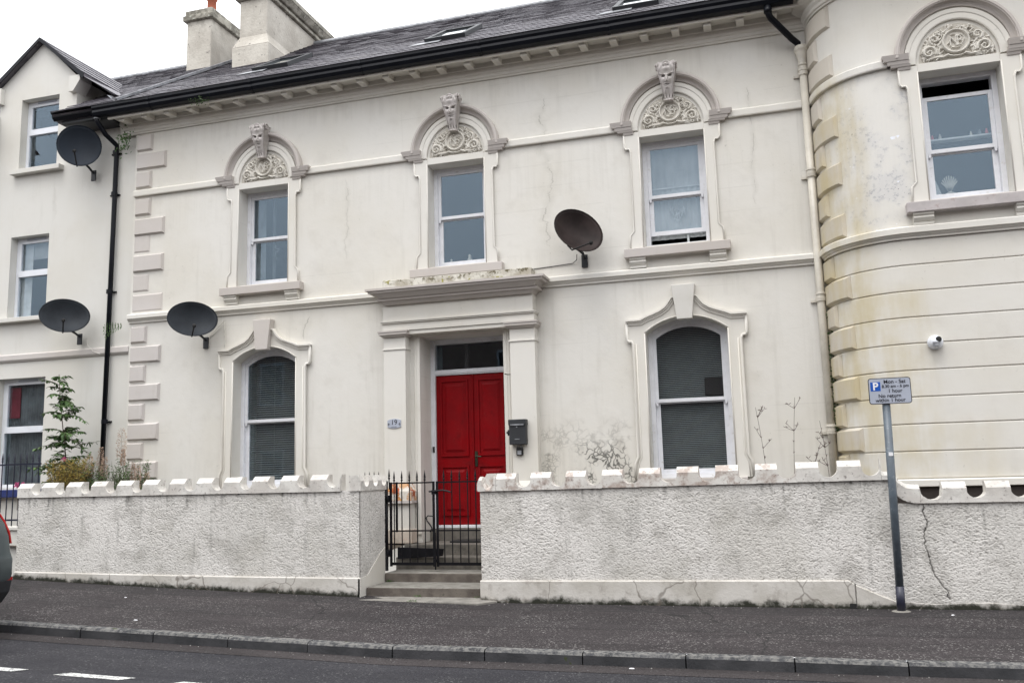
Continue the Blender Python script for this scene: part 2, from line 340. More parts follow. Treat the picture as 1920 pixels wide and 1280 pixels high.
M['rust'] = simple('rusty_base_paint', (.58, .50, .42), .8, dirt=(.45, .20, .07), scale=5)
def glass():
    m = bpy.data.materials.new('window_glass'); m.use_nodes = True; nt = m.node_tree; nt.nodes.clear()
    ge0 = nt.nodes.new('ShaderNodeNewGeometry'); dp_ = nt.nodes.new('ShaderNodeVectorMath'); dp_.operation = 'DOT_PRODUCT'
    nt.links.new(ge0.outputs['Incoming'], dp_.inputs[0]); nt.links.new(ge0.outputs['Normal'], dp_.inputs[1])
    def mth(op, a, b): q = nt.nodes.new('ShaderNodeMath'); q.operation = op; (nt.links.new(a, q.inputs[0]) if hasattr(a, 'links') else setattr(q.inputs[0], 'default_value', a)); (nt.links.new(b, q.inputs[1]) if hasattr(b, 'links') else setattr(q.inputs[1], 'default_value', b)); return q
    f = mth('ADD', mth('MULTIPLY', mth('POWER', mth('SUBTRACT', 1., mth('ABSOLUTE', dp_.outputs['Value'], 0.).outputs[0]).outputs[0], 5.).outputs[0], .92).outputs[0], .078)
    a = nt.nodes.new('ShaderNodeBsdfTransparent'); a.inputs[0].default_value = (.90, .905, .91, 1)
    g = nt.nodes.new('ShaderNodeBsdfGlossy'); g.inputs['Roughness'].default_value = .015; g.inputs[0].default_value = (.66, .84, 1.0, 1)
    n = nt.nodes.new('ShaderNodeTexNoise'); n.inputs['Scale'].default_value = 2.2
    ge = nt.nodes.new('ShaderNodeNewGeometry'); nt.links.new(ge.outputs['Position'], n.inputs['Vector'])
    b = nt.nodes.new('ShaderNodeBump'); b.inputs['Strength'].default_value = .035; b.inputs['Distance'].default_value = .02
    nt.links.new(n.outputs['Fac'], b.inputs['Height']); nt.links.new(b.outputs[0], g.inputs['Normal'])
    x = nt.nodes.new('ShaderNodeMixShader'); o = nt.nodes.new('ShaderNodeOutputMaterial')
    nt.links.new(f.outputs[0], x.inputs[0]); nt.links.new(a.outputs[0], x.inputs[1]); nt.links.new(g.outputs[0], x.inputs[2]); nt.links.new(x.outputs[0], o.inputs[0])
    return m
M['glass'] = glass()

# ------------------------------------------------------------------ helpers
OFF = {}
class MB:
    def __init__(s): s.v = []; s.f = []
    def add(s, vs, fs):
        n = len(s.v); s.v += [tuple(map(float, p)) for p in vs]; s.f += [tuple(i+n for i in f) for f in fs]; return s
    def box(s, x0, x1, y0, y1, z0, z1): return s.frus((x0, x1, y0, y1), z0, (x0, x1, y0, y1), z1)
    def frus(s, a, z0, b, z1):
        v = [(a[0], a[2], z0), (a[1], a[2], z0), (a[1], a[3], z0), (a[0], a[3], z0), (b[0], b[2], z1), (b[1], b[2], z1), (b[1], b[3], z1), (b[0], b[3], z1)]
        return s.add(v, [(3, 2, 1, 0), (4, 5, 6, 7), (0, 1, 5, 4), (1, 2, 6, 5), (2, 3, 7, 6), (3, 0, 4, 7)])
    def loft(s, secs, closed=True, cap=True):
        n = len(secs[0]); v = [p for q in secs for p in q]; f = []
        for i in range(len(secs)-1):
            for j in range(n if closed else n-1):
                a, b = i*n+j, i*n+(j+1) % n; f.append((a, b, b+n, a+n))
        if cap and closed: f += [tuple(range(n))[::-1], tuple(range((len(secs)-1)*n, len(secs)*n))]
        return s.add(v, f)
    def plate(s, poly, y0, y1):      # xz polygon with depth
        return s.loft([[(x, y0, z) for x, z in poly], [(x, y1, z) for x, z in poly]])
    def prism_x(s, prof, x0, x1):    # yz profile run along x
        return s.loft([[(x0, y, z) for y, z in prof], [(x1, y, z) for y, z in prof]])
    def sweep_xz(s, path, prof, closed=False):   # prof: (n, y); n is to the left of the path direction
        P = [Vector(p) for p in path]; N = len(P); secs = []
        for i in range(N):
            a = P[i-1] if (i > 0 or closed) else None; b = P[(i+1) % N] if (i < N-1 or closed) else None
            d1 = (P[i]-a).normalized() if a is not None else None; d2_ = (b-P[i]).normalized() if b is not None else None
            if d1 is None: d1 = d2_
            if d2_ is None: d2_ = d1
            n1 = Vector((-d1.y, d1.x)); n2 = Vector((-d2_.y, d2_.x)); m = (n1+n2)
            m = m/max(.35, m.dot(n1))
            secs.append([(P[i].x+m.x*n, y, P[i].y+m.y*n) for n, y in prof])
        if closed: secs.append(secs[0]); return s.loft(secs, cap=False)
        return s.loft(secs)
    def sweep_plan(s, path, prof):               # prof: (n outward, z), path in xy, outward is right of direction
        P = [Vector(p) for p in path]; N = len(P); secs = []
        for i in range(N):
            a = P[max(0, i-1)]; b = P[min(N-1, i+1)]
            d1 = (P[i]-a).normalized() if i > 0 else (b-P[i]).normalized(); dd = (b-P[i]).normalized() if i < N-1 else d1
            n1 = Vector((d1.y, -d1.x)); n2 = Vector((dd.y, -dd.x)); m = n1+n2; m = m/max(.5, m.dot(n1))
            secs.append([(P[i].x+m.x*n, P[i].y+m.y*n, z) for n, z in prof])
        return s.loft(secs)
    def tube(s, pts, r, seg=8, r1=None, cap=True):
        pts = [Vector(p) for p in pts]; N = len(pts); secs = []; up = None
        for i, p in enumerate(pts):
            d = (pts[min(i+1, N-1)]-pts[max(i-1, 0)]).normalized()
            if up is None: up = Vector((0, 0, 1)) if abs(d.z) < .9 else Vector((1, 0, 0))
            u = d.cross(up).normalized(); w = u.cross(d); up = w
            rr = r if r1 is None else r+(r1-r)*i/max(1, N-1)
            secs.append([tuple(p+u*math.cos(2*math.pi*j/seg)*rr+w*math.sin(2*math.pi*j/seg)*rr) for j in range(seg)])
        return s.loft(secs, cap=cap)
    def lathe(s, c, prof, seg=16, axis='z'):
        secs = []
        for r, h in prof:
            q = []
            for j in range(seg):
                a = 2*math.pi*j/seg; u, w = r*math.cos(a), r*math.sin(a)
                q.append((c[0]+u, c[1]+w, c[2]+h) if axis == 'z' else (c[0]+u, c[1]+h, c[2]+w))
            secs.append(q)
        return s.loft(secs)

def link(o): col.objects.link(o); return o
def build(mb, name, mat, parent=None, smooth=False, bevel=0., attrs=None, kind=None, label=None, loc=None):
    off = OFF.get(parent, Vector((0, 0, 0))) if parent else Vector(loc or (0, 0, 0))
    me = bpy.data.meshes.new(name)
    me.from_pydata([(p[0]-off.x, p[1]-off.y, p[2]-off.z) for p in mb.v], [], mb.f)
    if attrs:
        for k_, a in attrs.items():
            at = me.attributes.new(k_, 'FLOAT', 'POINT'); at.data.foreach_set('value', np.asarray(a, dtype=np.float32))
    import bmesh
    if len(mb.f) < 6000:
        bm = bmesh.new(); bm.from_mesh(me); bmesh.ops.recalc_face_normals(bm, faces=bm.faces); bm.to_mesh(me); bm.free()
    if smooth: me.polygons.foreach_set('use_smooth', [True]*len(me.polygons))
    me.materials.append(mat if not isinstance(mat, str) else M[mat]); me.update()
    o = link(bpy.data.objects.new(name, me))
    if parent: o.parent = parent
    else: o.location = off
    OFF[o] = off
    if bevel:
        b = o.modifiers.new('bevel', 'BEVEL'); b.width = bevel; b.segments = 2; b.limit_method = 'ANGLE'; b.angle_limit = rad(40); b.harden_normals = False
    if kind: o['kind'] = kind
    if label: o['label'] = label
    return o
def thing(name, loc, label, cat, group=None):
    o = link(bpy.data.objects.new(name, None)); o.location = loc; o.empty_display_size = .1
    OFF[o] = Vector(loc); o['label'] = label; o['category'] = cat
    if group: o['group'] = group
    return o
def tag(o, label, cat, group=None):
    o['label'] = label; o['category'] = cat
    if group: o['group'] = group
    return o
def dup(src, dx=0, dy=0, dz=0, rz=None, parent=None):
    c = src.copy(); link(c); c.location = src.location+Vector((dx, dy, dz))
    if rz is not None: c.rotation_euler.z = rz
    if parent: c.parent = parent
    return c
def arc(cx, cz, rx, rz, a0, a1, n):
    return [(cx+rx*math.cos(rad(a0+(a1-a0)*i/n)), cz+rz*math.sin(rad(a0+(a1-a0)*i/n))) for i in range(n+1)]
def rects(y0, y1, w): return [(0, y0), (w, y0), (w, y1), (0, y1)]

def vnoise(x, z, s, seed=0):
    x = np.asarray(x)*s; z = np.asarray(z)*s; xi = np.floor(x).astype(int); zi = np.floor(z).astype(int); fx = x-xi; fz = z-zi
    fx = fx*fx*(3-2*fx); fz = fz*fz*(3-2*fz)
    def h(a, b):
        n = (a*374761393+b*668265263+seed*1442695041) & 0x7fffffff
        n = ((n ^ (n >> 13))*1274126177) & 0x7fffffff
        return ((n ^ (n >> 16)) & 0xffff)/65535.
    return (h(xi, zi)*(1-fx)+h(xi+1, zi)*fx)*(1-fz)+(h(xi, zi+1)*(1-fx)+h(xi+1, zi+1)*fx)*fz

def grid_mesh(nu, nv, fn):
    u, v = np.meshgrid(np.linspace(0, 1, nu), np.linspace(0, 1, nv))
    P = fn(u.ravel(), v.ravel()); i = np.arange(nu*nv).reshape(nv, nu)
    F = np.stack([i[:-1, :-1], i[:-1, 1:], i[1:, 1:], i[1:, :-1]], -1).reshape(-1, 4)
    return P, F
def build_grid(P, F, name, mat, parent, attrs=None, smooth=True, kind=None, label=None):
    off = np.array(OFF.get(parent, Vector((0, 0, 0)))) if parent else np.zeros(3)
    me = bpy.data.meshes.new(name); me.vertices.add(len(P)); me.vertices.foreach_set('co', (P-off).astype(np.float32).ravel())
    me.loops.add(F.size); me.loops.foreach_set('vertex_index', F.astype(np.int32).ravel())
    me.polygons.add(len(F)); me.polygons.foreach_set('loop_start', np.arange(0, F.size, 4, dtype=np.int32))
    me.polygons.foreach_set('loop_total', np.full(len(F), 4, dtype=np.int32))
    me.update(calc_edges=True); me.validate()
    if smooth: me.polygons.foreach_set('use_smooth', [True]*len(me.polygons))
    if attrs:
        for k_, a in attrs.items():
            at = me.attributes.new(k_, 'FLOAT', 'POINT'); at.data.foreach_set('value', np.asarray(a, dtype=np.float32))
    me.materials.append(M[mat]); o = link(bpy.data.objects.new(name, me))
    if parent: o.parent = parent
    OFF[o] = Vector(off)
    if kind: o['kind'] = kind
    if label: o['label'] = label
    return o

def seg_arch(cx, h, zs, rise, n=14, shrink=0.):
    R = (h*h+rise*rise)/(2*rise); cz = zs+rise-R; a = math.degrees(math.asin(h/R))
    return [(cx+(R)*math.sin(rad(-a+2*a*i/n)), cz+R*math.cos(rad(-a+2*a*i/n))) for i in range(n+1)]
def wall_sheet(mb, x0, x1, z0, z1, y, ops, depth=.28):
    """front sheet with openings; ops: dict(cx,h,zb,zt,rise)"""
    xs = {x0, x1}
    for o in ops:
        if o.get('rise'): xs |= {round(p[0], 5) for p in seg_arch(o['cx'], o['h'], o['zt'], o['rise'])}
        xs |= {o['cx']-o['h'], o['cx']+o['h']}
    xs = sorted(xs); xs = [x for i, x in enumerate(xs) if i == 0 or x-xs[i-1] > 1e-4]
    def top(o, x):
        if not o.get('rise'): return o['zt']
        h, r = o['h'], o['rise']; R = (h*h+r*r)/(2*r); return o['zt']+r-R+math.sqrt(max(0, R*R-(x-o['cx'])**2))
    for a, b in zip(xs[:-1], xs[1:]):
        m = (a+b)/2; act = sorted([o for o in ops if abs(m-o['cx']) < o['h']], key=lambda o: o['zb'])
        za, zb_ = z0, z0
        for o in act:
            mb.add([(a, y, za), (b, y, zb_), (b, y, o['zb']), (a, y, o['zb'])], [(0, 1, 2, 3)]); za, zb_ = top(o, a), top(o, b)
        mb.add([(a, y, za), (b, y, zb_), (b, y, z1), (a, y, z1)], [(0, 1, 2, 3)])
    for o in ops:
        path = outline(o)
        mb.loft([[(x, y, z) for x, z in path], [(x, y+o.get('d', depth), z) for x, z in path]], cap=False)
def outline(o, ins=0.):
    h = o['h']; cx = o['cx']
    if o.get('rise'):
        return [(cx-h, o['zb'])]+seg_arch(cx, h, o['zt'], o['rise'])+[(cx+h, o['zb'])]
    return [(cx-h, o['zb']), (cx-h, o['zt']), (cx+h, o['zt']), (cx+h, o['zb'])]

def inset(path, n):      # inner path of a closed outline (left-up-right order, interior to the right)
    P = [Vector(p) for p in path]; N = len(P); out = []
    for i in range(N):
        d1 = (P[i]-P[i-1]).normalized(); d2_ = (P[(i+1) % N]-P[i]).normalized()
        n1 = Vector((d1.y, -d1.x)); n2 = Vector((d2_.y, -d2_.x)); m = n1+n2; m = m/max(.4, m.dot(n1)); out.append((P[i].x+m.x*n, P[i].y+m.y*n))
    return out
def ring(mb, path, n, y0, y1):
    q = inset(path, n); N = len(path); v = [(x, y0, z) for x, z in path]+[(x, y0, z) for x, z in q]+[(x, y1, z) for x, z in path]+[(x, y1, z) for x, z in q]; f = []
    for i in range(N):
        j = (i+1) % N; f += [(i, j, N+j, N+i), (2*N+i, 3*N+i, 3*N+j, 2*N+j), (N+i, N+j, 3*N+j, 3*N+i), (i, 2*N+i, 2*N+j, j)]
    mb.add(v, f)
def clip_top(path, z):   # part of outline below z, as closed polygon
    xs = [p[0] for p in path]; return [(min(xs), min(p[1] for p in path)), (min(xs), z), (max(xs), z), (max(xs), min(p[1] for p in path))]

def sash_window(house, o, y, meet, mat='white', raised=0., lowered=0., label=None, stile=.05, box=.065):
    """box frame, two sashes (the lower set back), meeting rail, panes; y = plane of the frame front"""
    out = outline(o)
    mb = MB(); ring(mb, out, box, y, y+.13)
    fr = build(mb, 'window', mat, house, bevel=.004, label=label)
    inn = inset(out, box)
    # upper sash
    up = [(p[0], max(p[1], meet-.02)) for p in inn]; up = [(p[0], p[1]-lowered) if p[1] > meet else p for p in up]
    mb = MB(); ring(mb, up, stile, y+.02, y+.055); build(mb, 'sash', mat, fr, bevel=.003)
    g = inset(up, stile-.01); build(MB().plate(g, y+.035, y+.039), 'pane', 'glass', fr)
    lo = clip_top(inn, meet+.025); lo = [(p[0], p[1]+raised) if p[1] < meet else p for p in lo]
    mb = MB(); ring(mb, lo, stile+.012, y+.062, y+.10)
    for sx in (-1, 1):
        hx = o['cx']+sx*(o['h']-box-.022); mb.frus((hx-.012, hx+.012, y+.02, y+.055), meet-.07, (hx-.02, hx+.02, y+.02, y+.055), meet-.02)
    build(mb, 'sash', mat, fr, bevel=.003)
    g = inset(lo, stile); build(MB().plate(g, y+.078, y+.082), 'pane', 'glass', fr)
    return fr

# ------------------------------------------------------------------ the setting
GX = [-60, -20, -10.9, -9.1, -7.2, -5.3, -3.6, 1, 3, 20, 60]; GZ = [1.9, .62, .235, .165, .10, .048, .004, 0, .01, .01, .0]
def gz(x): return float(np.interp(x, GX, GZ))
def strip(name, ys, mat, dz, nx=240, x0=-60, x1=60, kind='structure'):
    xs = sorted(set(list(np.linspace(x0, x1, nx))+[g for g in GX if x0 <= g <= x1])); mb = MB(); n = len(ys)
    v = [(x, y, gz(x)+d) for x in xs for y, d in zip(ys, dz)]; f = []
    for i in range(len(xs)-1):
        for j in range(n-1): a = i*n+j; f.append((a, a+n, a+n+1, a+1))
    mb.add(v, f); o = build(mb, name, mat); o['kind'] = kind; return o
road = strip('road', [-60, -1.2, 3.5, 7.99], 'road', [-.2, -.11, -.03, -.105])
pave = strip('pavement', [8.106, 9.4, 11.2], 'pave', [-.001, .0, .0])
kerb = strip('kerb_bed', [7.93, 8.108, 8.109], 'kerb', [-.14, -.14, -.006])
gutterstrip = strip('road_channel', [7.70, 8.0], tarmac('road_channel_asphalt', (.035, .030, .030), (.044, .038, .038), (.11, .11, .11), .95), [-.097, -.099])
garden = strip('garden_ground', [11.0, 12.7, 30], 'soil', [.45, .55, .6], x0=-60, x1=-5.34)
strip('garden_ground', [11.0, 12.7, 30], 'soil', [.45, .55, .6], x0=-3.62, x1=60); strip('garden_ground', [12.98, 30], 'soil', [.5, .6], nx=4, x0=-5.34, x1=-3.62)
cuts = [-9.85, -8.95, -8.05, -7.15, -6.25, -5.37, -4.48, -3.59, -2.68, -1.77, -.87, .02, .89, 1.79, 2.7, 3.6, 4.5]
cuts = [cuts[0]-.9*i for i in range(12, 0, -1)]+cuts+[4.5+.9*i for i in range(1, 6)]
for a, b in zip(cuts[:-1], cuts[1:]):
    za, zb = gz(a)+random.uniform(-.004, .004), gz(b)+random.uniform(-.004, .004); j = .006; y0 = 7.985+random.uniform(-.006, .006)
    sec = lambda x, z: [(x, y0, z-.14), (x, y0+.002, z-.02), (x, y0+.02, z+.001), (x, 8.112, z+.003), (x, 8.112, z-.14)]
    build(MB().loft([sec(a+j, za), sec(b-j, zb)]), 'kerb_stone', 'kerb', kerb)
# parking bay dashes
for (a, b) in ((-7.3, -6.52), (-6.07, -5.40), (-4.93, -4.28), (-3.8, -3.15)):
    yy = 6.53
    def rz(x, y): return gz(x)+np.interp(y, [3.5, 7.99], [-.03, -.105])+.004
    mb = MB(); sk = .10
    mb.add([(a, yy-.05, rz(a, yy-.05)), (b, yy-.05, rz(b, yy-.05)), (b+sk, yy+.05, rz(b, yy+.05)), (a+sk, yy+.05, rz(a, yy+.05))], [(0, 1, 2, 3)])
    build(mb, 'bay_marking', 'mark', road)
mb = MB()
for i in range(90):                                                    # grit and crumbs in the gutter
    x = random.uniform(-9, 3); y = random.choice([random.gauss(7.93, .03), random.gauss(10.75, .06)]); s_ = random.uniform(.003, .009)
    z = gz(x)+(-.1 if y < 8 else 0); mb.frus((x, x+s_*1.6, y, y+s_), z, (x+s_*.4, x+s_, y+s_*.2, y+s_*.7), z+s_)
gr = build(mb, 'grit', simple('pale_grit', (.35, .34, .32), .9)); gr['kind'] = 'stuff'; gr['label'] = 'pale grit along the kerb and the foot of the wall'
mb = MB()
for (x, y, w, d) in ((-1.35, 7.9, .05, .03), (-6.95, 8.55, .045, .02), (1.62, 10.45, .03, .03), (-8.2, 9.9, .03, .02)):
    mb.frus((x, x+w, y, y+d), gz(x)+(-.1 if y < 8 else 0), (x+.01, x+w*.8, y+.004, y+d*.7), gz(x)+(-.1 if y < 8 else 0)+.006)
lt = build(mb, 'litter', 'signwhite'); lt['kind'] = 'stuff'; lt['label'] = 'small scraps of white litter on the pavement and gutter'

# ------------------------------------------------------------------ reliefs
def seg_dist(U, V, pts):
    d = np.full(U.shape, 9.); t_ = np.zeros(U.shape); n = len(pts)-1
    for i in range(n):
        ax, ay = pts[i]; bx, by = pts[i+1]; dx, dy = bx-ax, by-ay; L = dx*dx+dy*dy+1e-9
        t = np.clip(((U-ax)*dx+(V-ay)*dy)/L, 0, 1); q = np.hypot(U-ax-t*dx, V-ay-t*dy)
        m = q < d; d = np.where(m, q, d); t_ = np.where(m, (i+t)/n, t_)
    return d, t_
def spiral(cx, cy, r0, turns, a0, n=26, sgn=1):
    return [(cx+r0*(1-i/n*.88)*math.cos(a0+sgn*turns*2*math.pi*i/n), cy+r0*(1-i/n*.88)*math.sin(a0+sgn*turns*2*math.pi*i/n)) for i in range(n+1)]
def tympanum(hw=.44, hh=.47, nu=300, nv=170):
    u, v = np.meshgrid(np.linspace(-hw, hw, nu), np.linspace(0, hh, nv)); U, V = u.ravel(), v.ravel()
    H = np.zeros(U.shape); strokes = []
    for s_ in (-1, 1):
        strokes += [(spiral(s_*.315, .115, .085, 1.5, rad(200 if s_ > 0 else -20), sgn=-s_), .020, .04),
                    (spiral(s_*.245, .275, .062, 1.4, rad(-60 if s_ > 0 else 240), sgn=s_), .017, .036),
                    ([(s_*.10, .06), (s_*.16, .035), (s_*.24, .04), (s_*.30, .03)], .018, .034),
                    ([(s_*.21, .09), (s_*.19, .16), (s_*.22, .21)], .015, .03), ([(s_*.30, .21), (s_*.36, .19), (s_*.405, .12)], .013, .03),
                    ([(s_*.13, .36), (s_*.09, .40), (s_*.03, .425)], .014, .03), ([(s_*.17, .33), (s_*.21, .36), (s_*.16, .385)], .012, .028)]
        for i in range(130):
            a = random.uniform(4, 88); rr = random.uniform(.42, .95); x = s_*hw*rr*math.cos(rad(a)); z = hh*rr*math.sin(rad(a))
            if math.hypot(x, z-.22) < .165: continue
            b = random.uniform(0, 6.28); l = random.uniform(.015, .035)
            strokes.append(([(x-l*math.cos(b), z-l*math.sin(b)), (x+l*math.cos(b), z+l*math.sin(b))], random.uniform(.008, .016), random.uniform(.016, .032)))
    strokes += [([(-.10, .055), (-.04, .035), (.04, .035), (.10, .055)], .016, .032)]
    for pts, w, h in strokes:
        d, t = seg_dist(U, V, pts); w2 = w*(1.15-.5*t); H = np.maximum(H, h*np.sqrt(np.clip(1-(d/w2)**2, 0, 1)))
    r = np.hypot(U, V-.225); disc = r < .135
    H = np.where(disc, .012, H)
    # intertwined N and B monogram with small leaves
    mono = [([(-.065, .165), (-.065, .285), (.02, .165), (.02, .29)], .011), ([(.0, .165), (.0, .285), (.045, .283), (.062, .262), (.045, .236), (.0, .230)], .010),
            ([(.0, .230), (.058, .226), (.078, .198), (.055, .168), (.0, .165)], .010), ([(-.09, .20), (-.07, .235)], .009), ([(.05, .30), (.075, .285)], .009),
            ([(-.05, .145), (-.01, .135), (.04, .145)], .010), ([(-.045, .31), (-.01, .315)], .008), ([(.085, .22), (.1, .24)], .008)]
    for pts, w in mono:
        d, t = seg_dist(U, V, pts); H = np.where(disc, np.maximum(H, .012+.026*np.sqrt(np.clip(1-(d/w)**2, 0, 1))), H)
    q = np.abs(r-.148); H = np.maximum(H, .040*np.sqrt(np.clip(1-(q/.018)**2, 0, 1)))
    cav = np.clip(1-H/.014, 0, 1)
    # clip to a half ellipse by flattening the rim to nothing
    e = np.hypot(U/hw, V/hh); k = e > 1; Vn = np.where(k, V/np.maximum(e, 1e-6), V); Un = np.where(k, U/np.maximum(e, 1e-6), U); H = np.where(k, 0, H); 
    i = np.arange(nu*nv).reshape(nv, nu); F = np.stack([i[:-1, :-1], i[:-1, 1:], i[1:, 1:], i[1:, :-1]], -1).reshape(-1, 4)
    keep = ~(k[F].all(1)); F = F[keep]
    return np.stack([Un, -H*1.25, Vn], -1), F, cav*.55
TY = tympanum()
ty_src = None
def place_tymp(house, cx, y, zb):
    global ty_src
    P, F, cav = TY
    if ty_src is None:
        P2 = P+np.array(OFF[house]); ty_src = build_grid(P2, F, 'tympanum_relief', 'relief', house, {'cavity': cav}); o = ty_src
    else:
        o = ty_src.copy(); link(o); o.parent = house
    o.location = Vector((cx, y, zb))-OFF[house]; OFF[o] = OFF[house]; return o

def mask_mesh(hw=.14, H=.52, nu=110, nv=170):
    """scrolled keystone with a grotesque face in relief"""
    u, v = np.meshgrid(np.linspace(-1, 1, nu), np.linspace(0, 1, nv)); u, v = u.ravel(), v.ravel()
    half = hw*(.46+.54*v**1.15)*np.where(v > .93, 1+.10*(v-.93)/.07, 1); half = half*(1+.05*np.cos(v*9))
    X = u*half; Z = v*H
    def g(cx, cz, sx, sz, a): return a*np.exp(-((X-cx)/sx)**2-((Z-cz)/sz)**2)
    D = .06+.13*np.sin(np.clip((v-.12)/.88, 0, 1)*1.45)                      # console swells upwards
    D += .018*(1-np.abs(u)**3)
    D += g(0, .285, .016, .045, .045)+g(0, .255, .024, .016, .030)             # nose
    D += g(0, .225, .034, .009, .014)+g(0, .203, .030, .009, .018)-g(0, .214, .034, .004, .022)   # lips
    D += g(-.045, .275, .026, .03, .020)+g(.045, .275, .026, .03, .020)         # cheeks
    for s_ in (-1, 1):
        D -= g(s_*.048, .328, .022, .013, .032); D += g(s_*.048, .328, .009, .006, .014)   # eye sockets
        bx = X-s_*.05; brow = .352+.35*s_*bx*1.0+0*bx; D += .022*np.exp(-((Z-brow)/.010)**2-((bx)/.038)**2)
        D += g(s_*.095, .44, .022, .05, .022)
    D += g(0, .175, .026, .016, .022)                                           # chin
    for k_ in range(5):                                                         # beard locks and leaf collar
        D += .012*np.exp(-((X-(-.04+.02*k_))/.006)**2)*np.exp(-((Z-.115)/.045)**2)
    D += .014*np.cos(X*150)*np.exp(-((Z-.045)/.03)**2)
    D += g(0, .43, .05, .03, .02)+g(0, .49, .025, .02, .03)                      # brow ornament
    D += .010*np.cos(X*90)*np.exp(-((Z-.475)/.022)**2)
    edge = np.abs(u) > .97; sh = .03*np.exp(-((1-np.abs(u))/.06)**2); D2 = D+sh*.6
    base = np.minimum(.09, D2); lap = np.zeros_like(D2)
    G = D2.reshape(nv, nu); Lp = (np.roll(G, 4, 0)+np.roll(G, -4, 0)+np.roll(G, 4, 1)+np.roll(G, -4, 1))/4-G; Lp[:4] = 0; Lp[-4:] = 0; Lp[:, :4] = 0; Lp[:, -4:] = 0
    cav = np.clip(Lp.ravel()*190, 0, 1)
    front = np.stack([X, -D2, Z], -1)
    i = np.arange(nu*nv).reshape(nv, nu); F = np.stack([i[:-1, :-1], i[:-1, 1:], i[1:, 1:], i[1:, :-1]], -1).reshape(-1, 4)
    n0 = len(front); P = [front]; FF = [F]; cv = [cav]
    for idx in (i[:, 0], i[:, -1], i[0, :], i[-1, :]):
        b = front[idx].copy(); b[:, 1] = .0; P.append(b); m = len(idx); st = sum(len(q) for q in P[:-1])
        FF.append(np.stack([idx[:-1], idx[1:], st+np.arange(1, m), st+np.arange(0, m-1)], -1)); cv.append(np.zeros(m))
    return np.concatenate(P), np.concatenate(FF), np.concatenate(cv)
MK = mask_mesh()
mk_src = None
def place_mask(house, cx, y, zb):
    global mk_src
    P, F, cav = MK
    if mk_src is None:
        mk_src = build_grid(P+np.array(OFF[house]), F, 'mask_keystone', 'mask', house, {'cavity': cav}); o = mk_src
        mb = MB()
        for s_ in (-1, 1):                                                     # side volutes and cresting
            c0 = (OFF[house].x+s_*.13, OFF[house].y-.13, OFF[house].z+.485)
            pts = [(c0[0]+s_*.012, c0[1]-.055*(1-t*.8)*math.cos(t*9.5), c0[2]+.055*(1-t*.8)*math.sin(t*9.5)) for t in np.linspace(0, 1, 24)]
            mb.tube(pts, .016, 6)
        mb.tube([(OFF[house].x+x, OFF[house].y-.185-.02*math.cos(x*30), OFF[house].z+.525+.012*math.cos(x*55)) for x in np.linspace(-.12, .12, 15)], .018, 6)
        build(mb, 'volute', 'mask', o, smooth=True)
    else:
        o = mk_src.copy(); link(o); o.parent = house
        for c_ in mk_src.children: d = c_.copy(); link(d); d.parent = o
    o.location = Vector((cx, y, zb))-OFF[house]; OFF[o] = OFF[house]; return o

# ------------------------------------------------------------------ main house
Y = 12.6
H1 = thing('terraced_house', (-4.5, Y, .3), 'three bay cream rendered terraced house with red double doors and pilastered porch', 'house', 'houses of the terrace')
up_c = (-7.92, -4.52, -1.18)
UO = [dict(cx=c, h=.465, zb=4.77, zt=6.41) for c in up_c]
GO = [dict(cx=-7.865, h=.57, zb=1.45, zt=3.5, rise=.21), dict(cx=-1.125, h=.57, zb=1.45, zt=3.5, rise=.21)]
DO = [dict(cx=-4.49, h=.67, zb=.50, zt=3.69, d=.46)]
mb = MB(); wall_sheet(mb, -10.52, .86, 0, 7.93, Y, UO+GO+DO)
mb.box(-10.52, -10.32, Y+.012, 20, 0, 7.93); mb.box(.9, 1.1, Y+.3, 20, 0, 7.93); mb.box(-10.52, 1.1, 20, 20.2, 0, 7.93)
build(mb, 'wall', 'front', H1)
mb = MB(); mb.box(-10.3, .9, Y+.36, 20, 4.2, 4.4); mb.box(-10.3, .9, Y+.5, 20, .5, .6); mb.box(-10.3, .9, 16.2, 16.3, .6, 7.9); mb.box(-6.4, -6.3, Y+.36, 16.2, .6, 7.9); mb.box(-2.8, -2.7, Y+.36, 16.2, .6, 7.9); mb.box(-10.3, .9, Y+.36, 20, 7.85, 7.95)
build(mb, 'interior', 'dark', H1)

